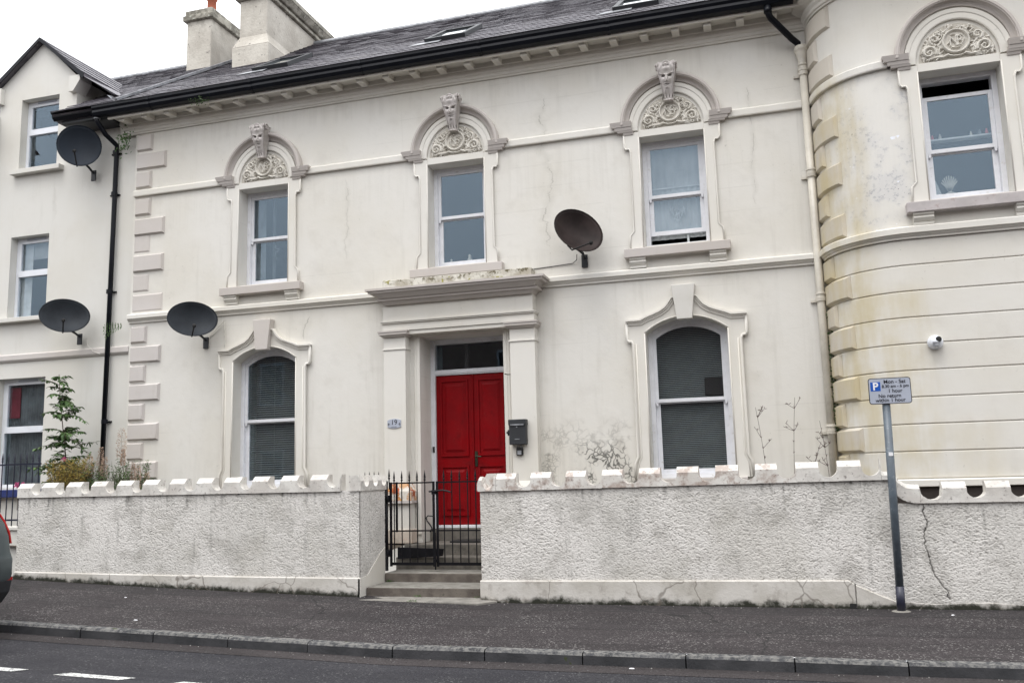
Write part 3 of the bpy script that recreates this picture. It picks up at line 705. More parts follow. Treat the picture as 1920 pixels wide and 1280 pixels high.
def upper_surround(house, cx, Y, mask=True):
    h = .465
    # raised architrave legs with ears and feet
    for s_ in (-1, 1):
        p = [(h, 4.73), (h, 6.5), (.60, 6.5), (.69, 6.46), (.69, 6.27), (.665, 6.24), (.615, 6.25), (.60, 6.2), (.60, 4.99), (.66, 4.93), (.665, 4.73)]
        build(MB().plate([(cx+s_*a, b) for a, b in p], Y-.035, Y+.004), 'architrave', 'trim', house, bevel=.006)
        bead = [(.69, 6.46), (.69, 6.28), (.665, 6.245), (.62, 6.25), (.60, 6.2), (.60, 5.0), (.655, 4.94), (.665, 4.74)]
        mb = MB().tube([(cx+s_*a, Y-.036, b) for a, b in bead], .014, 6)
        mb.tube([(cx+s_*(h+.008), Y-.036, z) for z in (4.74, 6.42)], .009, 6)
        build(mb, 'bead', 'trim', house, smooth=True)
    # lintel band with sunk tympanum above
    build(MB().box(cx-h, cx+h, Y-.034, Y+.003, 6.412, 6.52), 'lintel', 'trim', house, bevel=.004)
    A = arc(cx, 6.52, .48, .525, 0, 180, 36)
    mb = MB().sweep_xz(A, [(0, Y+.003), (0, Y-.030), (-.012, Y-.036), (-.075, Y-.036), (-.085, Y-.045), (-.135, Y-.05), (-.135, Y+.003)])
    build(mb, 'arch_band', 'trim', house)
    A = arc(cx, 6.60, .61, .61, 0, 180, 40)
    mb = MB().sweep_xz(A, [(0, Y+.004), (0, Y-.034), (-.02, Y-.040), (-.042, Y-.055), (-.056, Y-.080), (-.060, Y-.108), (-.072, Y-.112), (-.076, Y-.122), (-.104, Y-.122), (-.116, Y-.105), (-.116, Y+.004)])
    build(mb, 'hood_mould', 'taupe', house)
    for s_ in (-1, 1):
        mb = MB()
        for (a, b, z0, z1, pr) in ((.56, .88, 6.612, 6.65, .125), (.56, .865, 6.575, 6.612, .115), (.555, .82, 6.53, 6.575, .095), (.545, .78, 6.50, 6.53, .08), (.54, .70, 6.465, 6.50, .06)):
            xa, xb = sorted((cx+s_*a, cx+s_*b)); mb.frus((xa+.006, xb-.006, Y-pr+.012, Y+.005), z0, (xa, xb, Y-pr, Y+.005), z1-.002)
        build(mb, 'impost', 'taupe', house)
    place_tymp(house, cx, Y-.004, 6.528)
    if mask: place_mask(house, cx, Y-.06, 6.885)
def upper_sill(house, cx, Y, cons=True, broken=False):
    build(MB().box(cx-.75, cx+.745, Y-.13, Y+.1, 4.60, 4.73), 'sill', 'taupe' if not broken else 'sillb', house, bevel=.008)
    if cons:
        for s_ in (-1, 1):
            a, b = sorted((cx+s_*.45, cx+s_*.68)); prof = [(Y-.105, 4.60), (Y-.105, 4.575), (Y-.085, 4.56), (Y-.095, 4.535), (Y-.07, 4.50), (Y-.055, 4.49), (Y-.055, 4.455), (Y+.004, 4.455), (Y+.004, 4.60)]
            build(MB().prism_x(prof, a, b), 'console', 'trim', house)
for i, c in enumerate(up_c):
    upper_surround(H1, c, Y); upper_sill(H1, c, Y, cons=i != 1)
YW = Y+.225
w = sash_window(H1, UO[0], YW, 5.59, label='upper sash window with dark curtains beside the quoins')
w1 = w
mb = MB()
for i, (a, b) in enumerate(((-8.33, -8.12), (-7.98, -7.93), (-7.6, -7.5))):
    n = 10; pts = [(a+(b-a)*j/n, YW+.15+.02*math.sin(j*2.1)) for j in range(n+1)]
    mb.loft([[(x, y, z) for x, y in pts] for z in (4.8, 6.4)], closed=False)
build(mb, 'curtain', 'curtain', w)
mb = MB()                                                                     # lace hanging in the lower sash
for k_ in range(26):
    x = random.uniform(-7.93, -7.52); z = 5.5-abs(random.gauss(0, .12)); mb.box(x, x+random.uniform(.01, .03), YW+.125, YW+.128, z-random.uniform(.01, .05), z)
build(mb, 'lace_trim', 'curtain', w)
w = sash_window(H1, UO[1], YW, 5.60, label='upper sash window over the porch with small figures on its ledge')
w2 = w
w = sash_window(H1, UO[2], YW, 5.56, raised=.15, label='upper sash window with pale sheer curtain, lower sash raised a little')
n = 40; pts = [(-1.6+.86*j/n, YW+.13+.010*math.sin(j*1.3)) for j in range(n+1)]
build(MB().loft([[(x, y, z) for x, y in pts] for z in (4.93, 6.4)], closed=False), 'curtain', 'sheer', w, smooth=True)
build(MB().box(-1.6, -.76, YW+.112, YW+.116, 5.70, 5.72), 'curtain_rail', 'lacew', w)
mb = MB()
for k_ in range(60):
    a = random.uniform(-1, 1); x = -1.18+a*.11; z = 5.42-random.random()*.22*(1-abs(a)*.5); mb.box(x, x+.012, YW+.108, YW+.111, z-.03, z)
build(mb, 'lace_trim', 'lacew', w)
build(MB().box(-1.06, -1.03, YW+.10, YW+.13, 4.8, 4.97), 'sash_prop', 'lacew', w)

# ground floor windows
def ground_surround(house, o, Y):
    cx, h = o['cx'], o['h']; arch = seg_arch(cx, h, o['zt'], o['rise'], 20)
    right = [p for p in arch if p[0] >= cx-1e-6]
    for s_ in (-1, 1):
        inner = [(a-cx, b) for a, b in right]                                 # from crown to springing, relative
        sc = [(.13, 3.985), (.18, 3.985), (.215, 3.93), (.27, 3.86), (.35, 3.805), (.45, 3.765), (.56, 3.725), (.635, 3.69), (.84, 3.69)]
        p = sc+[(.84, 3.42), (.815, 3.385), (.77, 3.395), (.75, 3.36), (.745, 1.75), (.80, 1.66), (.81, 1.45), (h, 1.45)]+[q for q in inner[::-1]]+[(.02, 3.9)]
        build(MB().plate([(cx+s_*a, b) for a, b in p], Y-.035, Y+.003), 'architrave', 'trim', house)
        prof = [(-.012, Y-.002), (-.012, Y-.095), (.012, Y-.095), (.018, Y-.07), (.036, Y-.07), (.042, Y-.052), (.066, Y-.052), (.066, Y-.002)]
        path = [(cx+s_*a, b) for a, b in sc]; pr = [(-n_*s_, y_) for n_, y_ in prof]
        build(MB().sweep_xz(path, pr), 'hood_mould', 'trim', house)
        bead = [(.83, 3.66), (.83, 3.42), (.81, 3.39), (.77, 3.39), (.75, 3.35), (.745, 1.76), (.79, 1.67), (.80, 1.46)]
        mb = MB().tube([(cx+s_*a, Y-.042, b) for a, b in bead], .022, 6); mb.tube([(cx+s_*(a-.045), Y-.037, b) for a, b in bead[4:]], .008, 6)
        mb.tube([(cx+s_*(a*1.015+.004), Y-.037, b+.008) for a, b in inner], .010, 6); mb.tube([(cx+s_*(h+.01), Y-.037, z) for z in (1.46, 3.5)], .010, 6)
        build(mb, 'bead', 'trim', house, smooth=True)
    prof = [(-.165, 4.15), (.165, 4.15), (.105, 3.655), (-.105, 3.655)]
    build(MB().plate([(cx+a, b) for a, b in prof], Y-.13, Y+.002), 'keystone', 'quoin' if cx < -4 else 'greykey', house, bevel=.008)
    build(MB().box(cx-.72, cx+.72, Y-.12, Y+.1, 1.33, 1.45), 'sill', 'taupe', house, bevel=.008)
for o in GO: ground_surround(H1, o, Y)
YG = Y+.2
w3 = sash_window(H1, GO[0], YG, 2.53, label='arched ground floor sash window with wide slat blind')
src = None; z = 1.50
while z < 3.66:
    if src is None: src = build(MB().add([(-8.36, YG+.115, z), (-7.38, YG+.115, z), (-7.38, YG+.14, z+.022), (-8.36, YG+.14, z+.022), (-8.36, YG+.116, z-.002), (-7.38, YG+.116, z-.002), (-7.38, YG+.141, z+.020), (-8.36, YG+.141, z+.020)], [(0, 1, 2, 3), (7, 6, 5, 4), (0, 4, 5, 1), (1, 5, 6, 2), (2, 6, 7, 3), (3, 7, 4, 0)]), 'slat', 'slat', w3); z0 = z
    else: dup(src, dz=z-z0)
    z += .036
build(MB().tube([(-7.87, YG+.112, 1.5), (-7.87, YG+.112, 3.6)], .004, 4), 'blind_cord', 'slat', w3)
w4 = sash_window(H1, GO[1], YG, 2.54, label='arched ground floor sash window with fine slat blind')
mb = MB(); z = 1.48
while z < 3.68:
    mb.add([(-1.66, YG+.115, z), (-.6, YG+.115, z), (-.6, YG+.131, z+.0165), (-1.66, YG+.131, z+.0165)], [(0, 1, 2, 3)]); z += .0262
bl = build(mb, 'blind', 'slat', w4, kind='stuff')
build(MB().box(-.93, -.60, YG+.07, YG+.095, 2.60, 2.85), 'screen_back', 'rubber', w4, bevel=.01)

# cornice, brackets, gutter
prof = [(Y+.01, 7.68), (Y-.03, 7.68), (Y-.035, 7.70), (Y-.055, 7.71), (Y-.055, 7.755), (Y-.07, 7.765), (Y-.08, 7.79), (Y-.08, 7.845), (Y-.10, 7.86), (Y-.10, 7.925), (Y-.36, 7.925), (Y-.36, 7.86), (Y-.40, 7.86), (Y-.40, 7.925), (Y-.40, 7.95), (Y+.01, 7.95)]
build(MB().prism_x(prof, -10.80, .80), 'cornice', 'trim', H1)
bx = [-10.56+.4545*i for i in range(25)]
src = build(MB().add([(bx[0]-.055, Y-.33, 7.824), (bx[0]+.055, Y-.33, 7.824), (bx[0]+.055, Y-.105, 7.84), (bx[0]-.055, Y-.105, 7.84), (bx[0]-.055, Y-.335, 7.924), (bx[0]+.055, Y-.335, 7.924), (bx[0]+.055, Y-.105, 7.924), (bx[0]-.055, Y-.105, 7.924)],
    [(3, 2, 1, 0), (4, 5, 6, 7), (0, 1, 5, 4), (1, 2, 6, 5), (2, 3, 7, 6), (3, 0, 4, 7)]), 'bracket', 'trim', H1, bevel=.005)
for x in bx[1:]: dup(src, dx=x-bx[0], dz=random.uniform(-.003, .003))
prof = [(Y-.402, 7.90), (Y-.44, 7.892), (Y-.50, 7.91), (Y-.53, 7.96), (Y-.525, 8.0), (Y-.55, 8.035), (Y-.55, 8.095), (Y-.52, 8.10), (Y-.385, 8.10), (Y-.385, 7.952), (Y-.402, 7.952)]
gut = build(MB().prism_x(prof, -11.02, .62), 'gutter', 'black', H1)
src = None
for x in np.arange(-9.9, .4, 1.98):
    mb = MB().prism_x([(a-.006 if a < Y-.42 else a, b-.008) for a, b in prof[:7]]+[(Y-.40, 8.105)], x, x+.05)
    build(mb, 'gutter_joint', 'black', gut)

# storey bands, quoins
prof = [(Y+.002, 4.29), (Y-.03, 4.29), (Y-.03, 4.315), (Y-.05, 4.33), (Y-.065, 4.355), (Y-.085, 4.36), (Y-.085, 4.42), (Y-.07, 4.435), (Y+.002, 4.455)]
for a, b in ((-10.52, -5.72), (-3.27, .79)): build(MB().prism_x(prof, a, b), 'string_course', 'trim', H1)
prof = [(Y+.002, 6.53), (Y-.05, 6.53), (Y-.055, 6.545), (Y-.055, 6.62), (Y-.04, 6.635), (Y+.002, 6.66)]
for a, b in ((-10.5, -8.74), (-7.10, -5.34), (-3.70, -2.0), (-.36, .79)): build(MB().prism_x(prof, a, b), 'string_course', 'trim', H1)
def quoin(house, x0, x1, z0, z1, Y, flat, mat='quoin'):
    d = .014 if flat else .045; bv = .03
    mb = MB().add([(x0, Y+.002, z0), (x1, Y+.002, z0), (x1, Y+.002, z1), (x0, Y+.002, z1), (x0+bv, Y-d, z0+bv), (x1-bv, Y-d, z0+bv), (x1-bv, Y-d, z1-bv), (x0+bv, Y-d, z1-bv)],
        [(4, 5, 6, 7), (0, 1, 5, 4), (1, 2, 6, 5), (2, 3, 7, 6), (3, 0, 4, 7), (3, 2, 1, 0)])
    return build(mb, 'quoin', mat, house, label='worn flat quoin with flaking render' if flat else None)
tops = [(7.66, 0), (7.32, 1), (6.98, 0), (6.49, 0), (6.13, 1), (5.83, 0), (5.48, 1), (5.14, 0), (4.79, 1), (4.23, 0), (3.89, 1), (3.56, 0), (3.24, 1), (2.91, 0), (2.58, 1), (2.26, 0), (1.94, 1), (1.62, 0), (1.30, 1)]
for z, L in tops:
    quoin(H1, -10.48, -9.86 if L else -10.15, z-(.31 if z > 4.5 else .295), z, Y, z in (5.83, 5.14, 4.79))

# porch
PX0, PX1 = -5.69, -3.29
mb = MB()
for (x0, x1, y, z0, y2, z1) in ((-5.87, -3.06, 12.135, 4.375, 12.135, 4.41), (-5.84, -3.09, 12.165, 4.34, 12.155, 4.375), (-5.76, -3.16, 12.25, 4.27, 12.18, 4.34), (-5.74, -3.19, 12.28, 4.235, 12.27, 4.27), (-5.70, -3.25, 12.35, 4.18, 12.30, 4.235)):
    mb.frus((x0+(y-y2), x1-(y-y2), y, Y+.01), z0, (x0, x1, y2, Y+.01), z1-.001)
build(mb, 'porch_cornice', 'taupe', H1)
build(MB().box(-5.69, -3.30, 12.38, Y+.01, 4.41, 4.575), 'blocking_course', 'mossy', H1, bevel=.01)
build(MB().box(PX0, PX1-.01, 12.40, Y+.01, 3.93, 4.179), 'frieze', 'trim', H1)
mb = MB(); mb.box(-5.73, -3.26, 12.36, Y+.012, 3.915, 3.93); mb.box(-5.72, -3.27, 12.375, Y+.011, 3.895, 3.914); mb.box(-5.70, -3.285, 12.40, Y+.01, 3.781, 3.894)
build(mb, 'architrave', 'trim', H1)
for (x0, x1) in ((-5.69, -5.33), (-3.67, -3.29)):
    mb = MB(); mb.frus((x0+.0, x1-.0, 12.40, Y+.008), 3.68, (x0-.05, x1+.05, 12.35, Y+.008), 3.72); mb.box(x0-.055, x1+.055, 12.345, Y+.008, 3.72, 3.755); mb.box(x0-.065, x1+.065, 12.335, Y+.008, 3.756, 3.78)
    cp = build(mb, 'capital', 'taupe', H1)
    mb = MB(); mb.box(x0-.015, x1+.015, 12.405, Y+.006, 3.49, 3.512); mb.box(x0, x1, 12.42, Y+.005, 1.47, 3.49); mb.box(x0, x1, 12.42, Y+.005, 3.512, 3.68)
    build(mb, 'pilaster', 'trim', H1, bevel=.004)
    mb = MB(); mb.frus((x0-.04, x1+.08, 12.36, Y+.004), 1.36, (x0-.0, x1+.02, 12.41, Y+.004), 1.47); mb.box(x0-.05, x1+.10, 12.34, Y+.004, 1.22, 1.36)
    build(mb, 'pilaster_base', 'peelped' if x0 < -5 else 'trim', H1, bevel=.006, label='orange flaking pilaster base' if x0 < -5 else None)
    mb = MB(); mb.box(x0-.06, x1+.12, 12.325, Y+.004, 1.185, 1.219); build(mb, 'ledge', 'taupe', H1)
    mb = MB(); mb.box(x0, x1+.06, 12.38, Y+.003, .80, 1.185); build(mb, 'pedestal', 'trim', H1)
    mb = MB(); mb.box(x0-.03, x1+.10, 12.35, Y+.003, .60, .799); build(mb, 'pedestal_foot', 'rust' if x0 < -5 else 'trim', H1, bevel=.01)
# reveal architrave moulding round the doorway
pth = [(-5.16, .72), (-5.16, 3.69), (-3.82, 3.69), (-3.82, .72)]
build(MB().sweep_xz(pth, [(0, Y-.03), (.0, Y+.002), (.10, Y+.002), (.10, Y-.012), (.085, Y-.022), (.06, Y-.022), (.05, Y-.03)]), 'door_surround', 'trim', H1)
build(MB().box(-5.33, -3.67, 12.42, Y+.002, 3.72, 3.778), 'porch_soffit', 'trim', H1)
# door
YD = 13.05
mb = MB(); ring(mb, [(-5.16, .72), (-5.16, 3.69), (-3.82, 3.69), (-3.82, .72)], .075, YD-.04, YD+.08); mb.box(-5.085, -3.895, YD-.03, YD+.05, 3.125, 3.21); mb.box(-5.085, -3.895, YD-.045, YD-.03, 3.145, 3.185)
mb.box(-5.085, -3.895, YD-.06, YD+.05, .78, .822)
df = build(mb, 'door_frame', 'white', H1, bevel=.004)
build(MB().box(-5.08, -3.9, YD+.01, YD+.014, 3.22, 3.60), 'pane', 'glass', df)
build(MB().box(-4.62, -4.56, YD+.06, YD+.09, 3.21, 3.62), 'transom_bar', 'card', df)
build(MB().box(-5.135, -5.105, YD-.055, YD-.04, 1.93, 2.02), 'bell_push', 'rubber', df)
for (x0, x1, s_) in ((-5.082, -4.482, -1), (-4.474, -3.898, 1)):
    mb = MB(); mb.box(x0, x1, YD, YD+.045, .825, 3.12)
    lf = build(mb, 'door_leaf', 'door', H1, bevel=.002)
    for (z0, z1) in ((1.88, 3.03), (.98, 1.70)):
        a, b = x0+.09, x1-.09; mb = MB()
        ring(mb, [(a-.02, z0-.02), (a-.02, z1+.02), (b+.02, z1+.02), (b+.02, z0-.02)], .03, YD-.020, YD+.001)
        mb.add([(a+.05, YD-.002, z0+.05), (b-.05, YD-.002, z0+.05), (b-.05, YD-.002, z1-.05), (a+.05, YD-.002, z1-.05), (a+.085, YD-.016, z0+.085), (b-.085, YD-.016, z0+.085), (b-.085, YD-.016, z1-.085), (a+.085, YD-.016, z1-.085)],
            [(4, 5, 6, 7), (0, 1, 5, 4), (1, 2, 6, 5), (2, 3, 7, 6), (3, 0, 4, 7)])
        build(mb, 'door_panel', 'door', lf)
    if s_ < 0: build(MB().tube([(-4.478, YD-.012, .83), (-4.478, YD-.012, 3.115)], .016, 8), 'astragal', 'door', lf)
    else:
        mb = MB().box(-4.455, -4.415, YD-.012, YD+.001, 1.70, 1.93); mb.tube([(-4.435, YD-.012, 1.85), (-4.435, YD-.055, 1.85), (-4.34, YD-.06, 1.845)], .010, 8)
        build(mb, 'handle', 'brass', lf)

# right hand cream downpipe with hopper, black swan neck
px, py = .70, Y-.085
dp = build(MB().tube([(px, py, .5), (px, py, 7.02)], .052, 16), 'downpipe', 'pipe', H1, smooth=True)
for z in (1.98, 3.76, 5.5, 6.98):
    mb = MB().lathe((px, py, z), [(.053, -.005), (.066, 0), (.07, .05), (.060, .055), (.060, .09), (.070, .095), (.066, .12), (.053, .125)], 16); mb.box(px-.13, px+.13, Y-.03, Y+.0, z+.0, z+.035)
    build(mb, 'pipe_collar', 'pipe', dp, smooth=False)
mb = MB().lathe((px, py, 7.05), [(.053, -.02), (.072, -.01), (.072, .02), (.056, .03), (.056, .06), (.07, .07), (.07, .09), (.058, .10), (.062, .16), (.085, .27), (.10, .30), (.10, .33), (.09, .335), (.09, .36)], 18)
build(mb, 'hopper_head', 'pipe', dp, bevel=.006)
mb = MB().tube([(.28, Y-.46, 7.90), (.28, Y-.46, 7.80), (.31, Y-.42, 7.74), (.58, Y-.18, 7.50), (.66, py, 7.46), (.66, py, 7.38)], .045, 12); mb.lathe((.28, Y-.46, 7.80), [(.046, 0), (.056, .0), (.056, .07), (.046, .07)], 12)
build(mb, 'swan_neck', 'black', dp, smooth=True)

# roofs
T34 = math.tan(rad(33.6)); EY, EZ = Y-.53, 8.085; RY = 16.3; RZ = EZ+(RY-EY)*T34
sd = Vector((0, math.cos(rad(33.6)), math.sin(rad(33.6)))); sn = Vector((0, -math.sin(rad(33.6)), math.cos(rad(33.6))))
def slope_pt(x, s, h=0.): p = Vector((x, EY, EZ))+sd*s+sn*h; return (p.x, p.y, p.z)
SL = (RY-EY)/math.cos(rad(33.6))
def roof(house, x0, x1, n_ind, gaps=()):
    mb = MB()
    def blk(a, b, ys, zs): q = [(a, ys, zs-.03), (a, RY, RZ-.03), (a, 20.2, RZ-.03-(20.2-RY)*T34), (a, 20.2, 7.9), (a, ys+.15, zs-.13)]; mb.loft([q, [(b,)+p[1:] for p in q]])
    if gaps:
        g = gaps[0]; blk(x0, g[0]+.1, EY+.03, EZ); blk(g[1]-.1, x1, EY+.03, EZ); ys = EY+(g[3]-.1)*math.cos(rad(33.6)); blk(g[0]+.1, g[1]-.1, ys, EZ+(ys-EY)*T34)
    else: blk(x0, x1, EY+.03, EZ)
    rf = build(mb, 'roof', 'slatefar', house)
    w, e = .255, .215; src = None; n = 0; rest = MB(); r = 0; s = -.03
    while s < SL-.1:
        x = x0+(w/2 if r % 2 else 0)
        while x < x1-.01:
            wd = min(w, x1-x)-.007; jit = random.uniform(-.004, .004); tl = random.uniform(.016, .022)
            if not any(a <= x+w/2 <= b and c <= s <= d for a, b, c, d in gaps):
                if n < n_ind and wd > .2:
                    if src is None:
                        m2 = MB(); a = [slope_pt(x, s, tl), slope_pt(x+wd, s, tl), slope_pt(x+wd, s+.30, .004), slope_pt(x, s+.30, .004), slope_pt(x, s, tl-.01), slope_pt(x+wd, s, tl-.01), slope_pt(x+wd, s+.30, -.006), slope_pt(x, s+.30, -.006)]
                        m2.add(a, [(0, 1, 2, 3), (4, 7, 6, 5), (0, 4, 5, 1), (1, 5, 6, 2), (2, 6, 7, 3), (3, 7, 4, 0)]); src = build(m2, 'slate', 'slate', rf); sx, ss_ = x, s
                    else:
                        dv = sd*(s-ss_+jit)+sn*(random.uniform(-.002, .003)); dup(src, dx=x-sx, dy=dv.y, dz=dv.z)
                    n += 1
                else:
                    a = [slope_pt(x, s+jit, tl), slope_pt(x+wd, s+jit, tl), slope_pt(x+wd, s+.25, .004), slope_pt(x, s+.25, .004), slope_pt(x, s+jit, tl-.01), slope_pt(x+wd, s+jit, tl-.01)]
                    rest.add(a, [(0, 1, 2, 3), (0, 4, 5, 1)])
            x += w
        s += e; r += 1
    build(rest, 'upper_slates', 'slatefar', rf, kind='stuff')
    build(MB().tube([(x0, RY, RZ+.0), (x1, RY, RZ+.0)], .07, 8), 'ridge_tile', 'lead', rf)
    return rf
rf1 = roof(H1, -10.5, .86, 300)
def skylight(rf, x0, x1, s0, s1, white=False):
    mb = MB()
    def fr(a0, a1, b0, b1, h0, h1):
        c = [slope_pt(a0, b0, h0), slope_pt(a1, b0, h0), slope_pt(a1, b1, h0), slope_pt(a0, b1, h0), slope_pt(a0, b0, h1), slope_pt(a1, b0, h1), slope_pt(a1, b1, h1), slope_pt(a0, b1, h1)]
        mb.add(c, [(3, 2, 1, 0), (4, 5, 6, 7), (0, 1, 5, 4), (1, 2, 6, 5), (2, 3, 7, 6), (3, 0, 4, 7)])
    fr(x0, x1, s0, s0+.08, 0, .085); fr(x0, x1, s1-.08, s1, 0, .085); fr(x0, x0+.08, s0+.08, s1-.08, 0, .085); fr(x1-.08, x1, s0+.08, s1-.08, 0, .085)
    o = build(mb, 'skylight', 'card', rf)
    g = MB(); g.add([slope_pt(x0+.07, s0+.07, .06), slope_pt(x1-.07, s0+.07, .06), slope_pt(x1-.07, s1-.07, .06), slope_pt(x0+.07, s1-.07, .06)], [(0, 1, 2, 3)])
    build(g, 'pane', 'skyl', o)
    f = MB(); f.add([slope_pt(x0-.25, s0-.16, .028), slope_pt(x0+.3, s0-.16, .028), slope_pt(x0+.3, s0, .034), slope_pt(x0-.12, s0, .034)], [(0, 1, 2, 3)]); build(f, 'flashing', 'lead', o)
    return o
M['skyl'] = simple('roof_window_glass', (.05, .06, .065), .04, spec=1., var=.0, bump=0)
skylight(rf1, -8.35, -7.65, .95, 2.0); skylight(rf1, -5.05, -4.35, .75, 1.85); skylight(rf1, -1.95, -1.25, .62, 1.6)
# raised verge between the two roofs
mb = MB(); q = [slope_pt(-10.53, .0, .02), slope_pt(-10.53, SL, .02), slope_pt(-10.53, SL, .075), slope_pt(-10.53, .0, .06)]
mb.loft([q, [(p[0]+.045, p[1], p[2]) for p in q]]); build(mb, 'verge', 'lead', rf1)
def chimney(rf, x0, x1, y0, y1, zt, zb, cap=.26, flare=False):
    mb = MB().box(x0, x1, y0, y1, zb, zt)
    if flare: mb.frus((x0-.10, x1+.10, y0-.10, y1+.10), 9.98, (x0+.004, x1-.004, y0+.004, y1-.004), 10.24); mb.box(x0-.10, x1+.10, y0-.10, y1+.10, zb, 9.979)
    c = build(mb, 'chimney', 'chimney', rf, bevel=.012)
    mb = MB().box(x0-.07, x1+.07, y0-.07, y1+.07, zt, zt+cap*.5); mb.box(x0-.035, x1+.035, y0-.035, y1+.035, zt+cap*.5, zt+cap)
    if flare: mb.frus((x0-.08, x1+.08, y0-.08, y1+.08), zt+cap, (x0-.16, x1+.16, y0-.16, y1+.16), zt+cap+.1); mb.box(x0-.17, x1+.17, y0-.17, y1+.17, zt+cap+.1, zt+cap+.2)
    build(mb, 'chimney_cap', 'chimcap', c, bevel=.015)
    return c
M['sillb'] = simple('chipped_sill_paint', (.50, .46, .45), .7, dirt=(.22, .12, .09), scale=3.2)
c2 = chimney(rf1, -9.66, -9.05, 14.4, 17.3, 11.0, 9.3, .12, True)
ch = [(x, 14.4+.55+.72*i) for i in range(4) for x in (-9.35,)]
for x, y in []: build(MB().lathe((x, y, 11.3), [(.13, 0), (.12, .05), (.10, .1), (.095, .45), (.12, .47), (.12, .52), (.09, .52)], 14), 'chimney_pot', 'pot', c2, smooth=True)

# ------------------------------------------------------------------ left neighbour
YL = 12.65
H2 = thing('neighbour_house', (-13, YL, .4), 'plain cream rendered house with gabled dormer left of the downpipe', 'house', 'houses of the terrace')
LO = [dict(cx=-12.72, h=.43, zb=7.38, zt=8.74, d=.2), dict(cx=-12.80, h=.43, zb=4.58, zt=6.10, d=.2), dict(cx=-12.83, h=.53, zb=1.56, zt=3.49, d=.2),
      dict(cx=-15.9, h=.43, zb=4.58, zt=6.10, d=.2), dict(cx=-15.9, h=.53, zb=1.56, zt=3.49, d=.2)]
mb = MB(); wall_sheet(mb, -19, -10.51, 0, 8.0, YL, LO[1:], .2)
# dormer front (wall above the eaves) in the same plane: its window straddles the eaves line
mb2 = MB()
DX0, DX1 = -13.66, -11.90
def quad(a, b, c, d): mb2.add([(p[0], YL, p[1]) for p in (a, b, c, d)], [(0, 1, 2, 3)])
mb = MB(); wall_sheet(mb, -19, DX0, 0, 8.0, YL, LO[3:], .2); wall_sheet(mb, DX1, -10.51, 0, 8.0, YL, [], .2); wall_sheet(mb, DX0, DX1, 0, 8.92, YL, LO[:3], .2)
mb.add([(DX0, YL, 8.92), (DX1, YL, 8.92), (DX1+.0, YL, 9.03), (-12.71, YL, 9.80), (DX0, YL, 9.05)], [(0, 1, 2, 3, 4)])
mb.box(-19.2, -19, YL, 20, 0, 8); mb.box(-19.2, -10.6, 20.01, 20.2, 0, 8); mb.box(DX1-.02, DX1, YL+.004, 15.0, 7.9, 9.0); mb.box(DX0, DX0+.02, YL+.004, 15.0, 7.9, 9.0)
build(mb, 'wall', 'left', H2)
mb = MB(); mb.box(-19, -10.6, 16.2, 16.3, .4, 9); mb.box(-19, -10.6, YL+.36, 20, 4.1, 4.3); mb.box(-19, -10.6, YL+.36, 20, 7.05, 7.15); mb.box(-14.3, -14.2, YL+.36, 16.2, .4, 8); mb.box(-11.0, -10.9, YL+.36, 16.2, .4, 8)
build(mb, 'interior', 'dark', H2)
rf2 = roof(H2, -19, -10.56, 300, gaps=((DX0-.1, DX1+.1, -.1, 1.25),))
# dormer roof: two slated slopes with bargeboards
AP = (-12.71, 9.87)
for s_, ex, ez in ((-1, -13.72, 9.08), (1, -11.70, 9.02)):
    yb = YL+2.6; mb = MB(); y0 = YL-.10
    f = [(AP[0], y0, AP[1]), (ex, y0, ez), (ex, y0, ez-.05), (AP[0], y0, AP[1]-.06)]
    g = [(p[0], yb, p[2]) for p in f]; mb.loft([f, g]); d = build(mb, 'dormer_roof', 'slatefar', H2)
    if s_ > 0:
        src = None; L = math.hypot(ex-AP[0], ez-AP[1]); ux, uz = (ex-AP[0])/L, (ez-AP[1])/L; nx_, nz_ = -uz, ux
        for i in range(5):
            for j in range(9):
                s0 = L-.02-.26*i; t0 = y0-.02+j*.26
                if s0 < .15: continue
                P = lambda s, y, h: (AP[0]+ux*s+nx_*h, y, AP[1]+uz*s+nz_*h)
                m2 = MB(); a = [P(s0, t0, .018), P(s0, t0+.25, .018), P(max(0, s0-.3), t0+.25, .004), P(max(0, s0-.3), t0, .004)]; b = [P(s0, t0, .008), P(s0, t0+.25, .008), P(max(0, s0-.3), t0+.25, -.004), P(max(0, s0-.3), t0, -.004)]
                m2.loft([b, a]); build(m2, 'slate', 'slate', d)
    build(MB().plate([(AP[0], AP[1]+.0), (ex+s_*.03, ez-.02), (ex+s_*.03, ez-.12), (AP[0], AP[1]-.07)], y0-.02, y0-.002), 'bargeboard', 'black', d)
# dark side gutter of the dormer and its outer verge running back down the main roof
mb = MB().add([(-11.72, YL-.12, 8.98), (-11.60, YL-.12, 8.90), (-11.0, YL+.0, 8.52), (-11.12, YL-.0, 8.56), (-11.72, YL+.6, 9.02), (-11.60, YL+.6, 8.96), (-10.98, YL+.7, 8.60), (-11.12, YL+.7, 8.62)],
    [(0, 1, 5, 4), (1, 2, 6, 5), (2, 3, 7, 6), (0, 3, 2, 1), (4, 5, 6, 7), (3, 0, 4, 7)])
build(mb, 'dormer_verge', 'slatefar', H2)
build(MB().add([(-11.14, YL-.1, 8.50), (-10.98, YL-.1, 8.36), (-10.92, YL+.35, 8.40), (-11.10, YL+.3, 8.60)], [(0, 1, 2, 3)]), 'flashing', 'lead', H2)
for s_, xx in ((1, -11.90), (-1, -13.66)):                                  # kneelers
    x0, x1 = sorted((xx-s_*.10, xx+s_*.14)); build(MB().frus((min(xx, xx-s_*.1), max(xx, xx-s_*.1), YL-.1, YL+.2), 8.70, (x0, x1, YL-.1, YL+.2), 8.90).box(x0, x1, YL-.1, YL+.2, 8.901, 9.0), 'kneeler', 'left', H2)
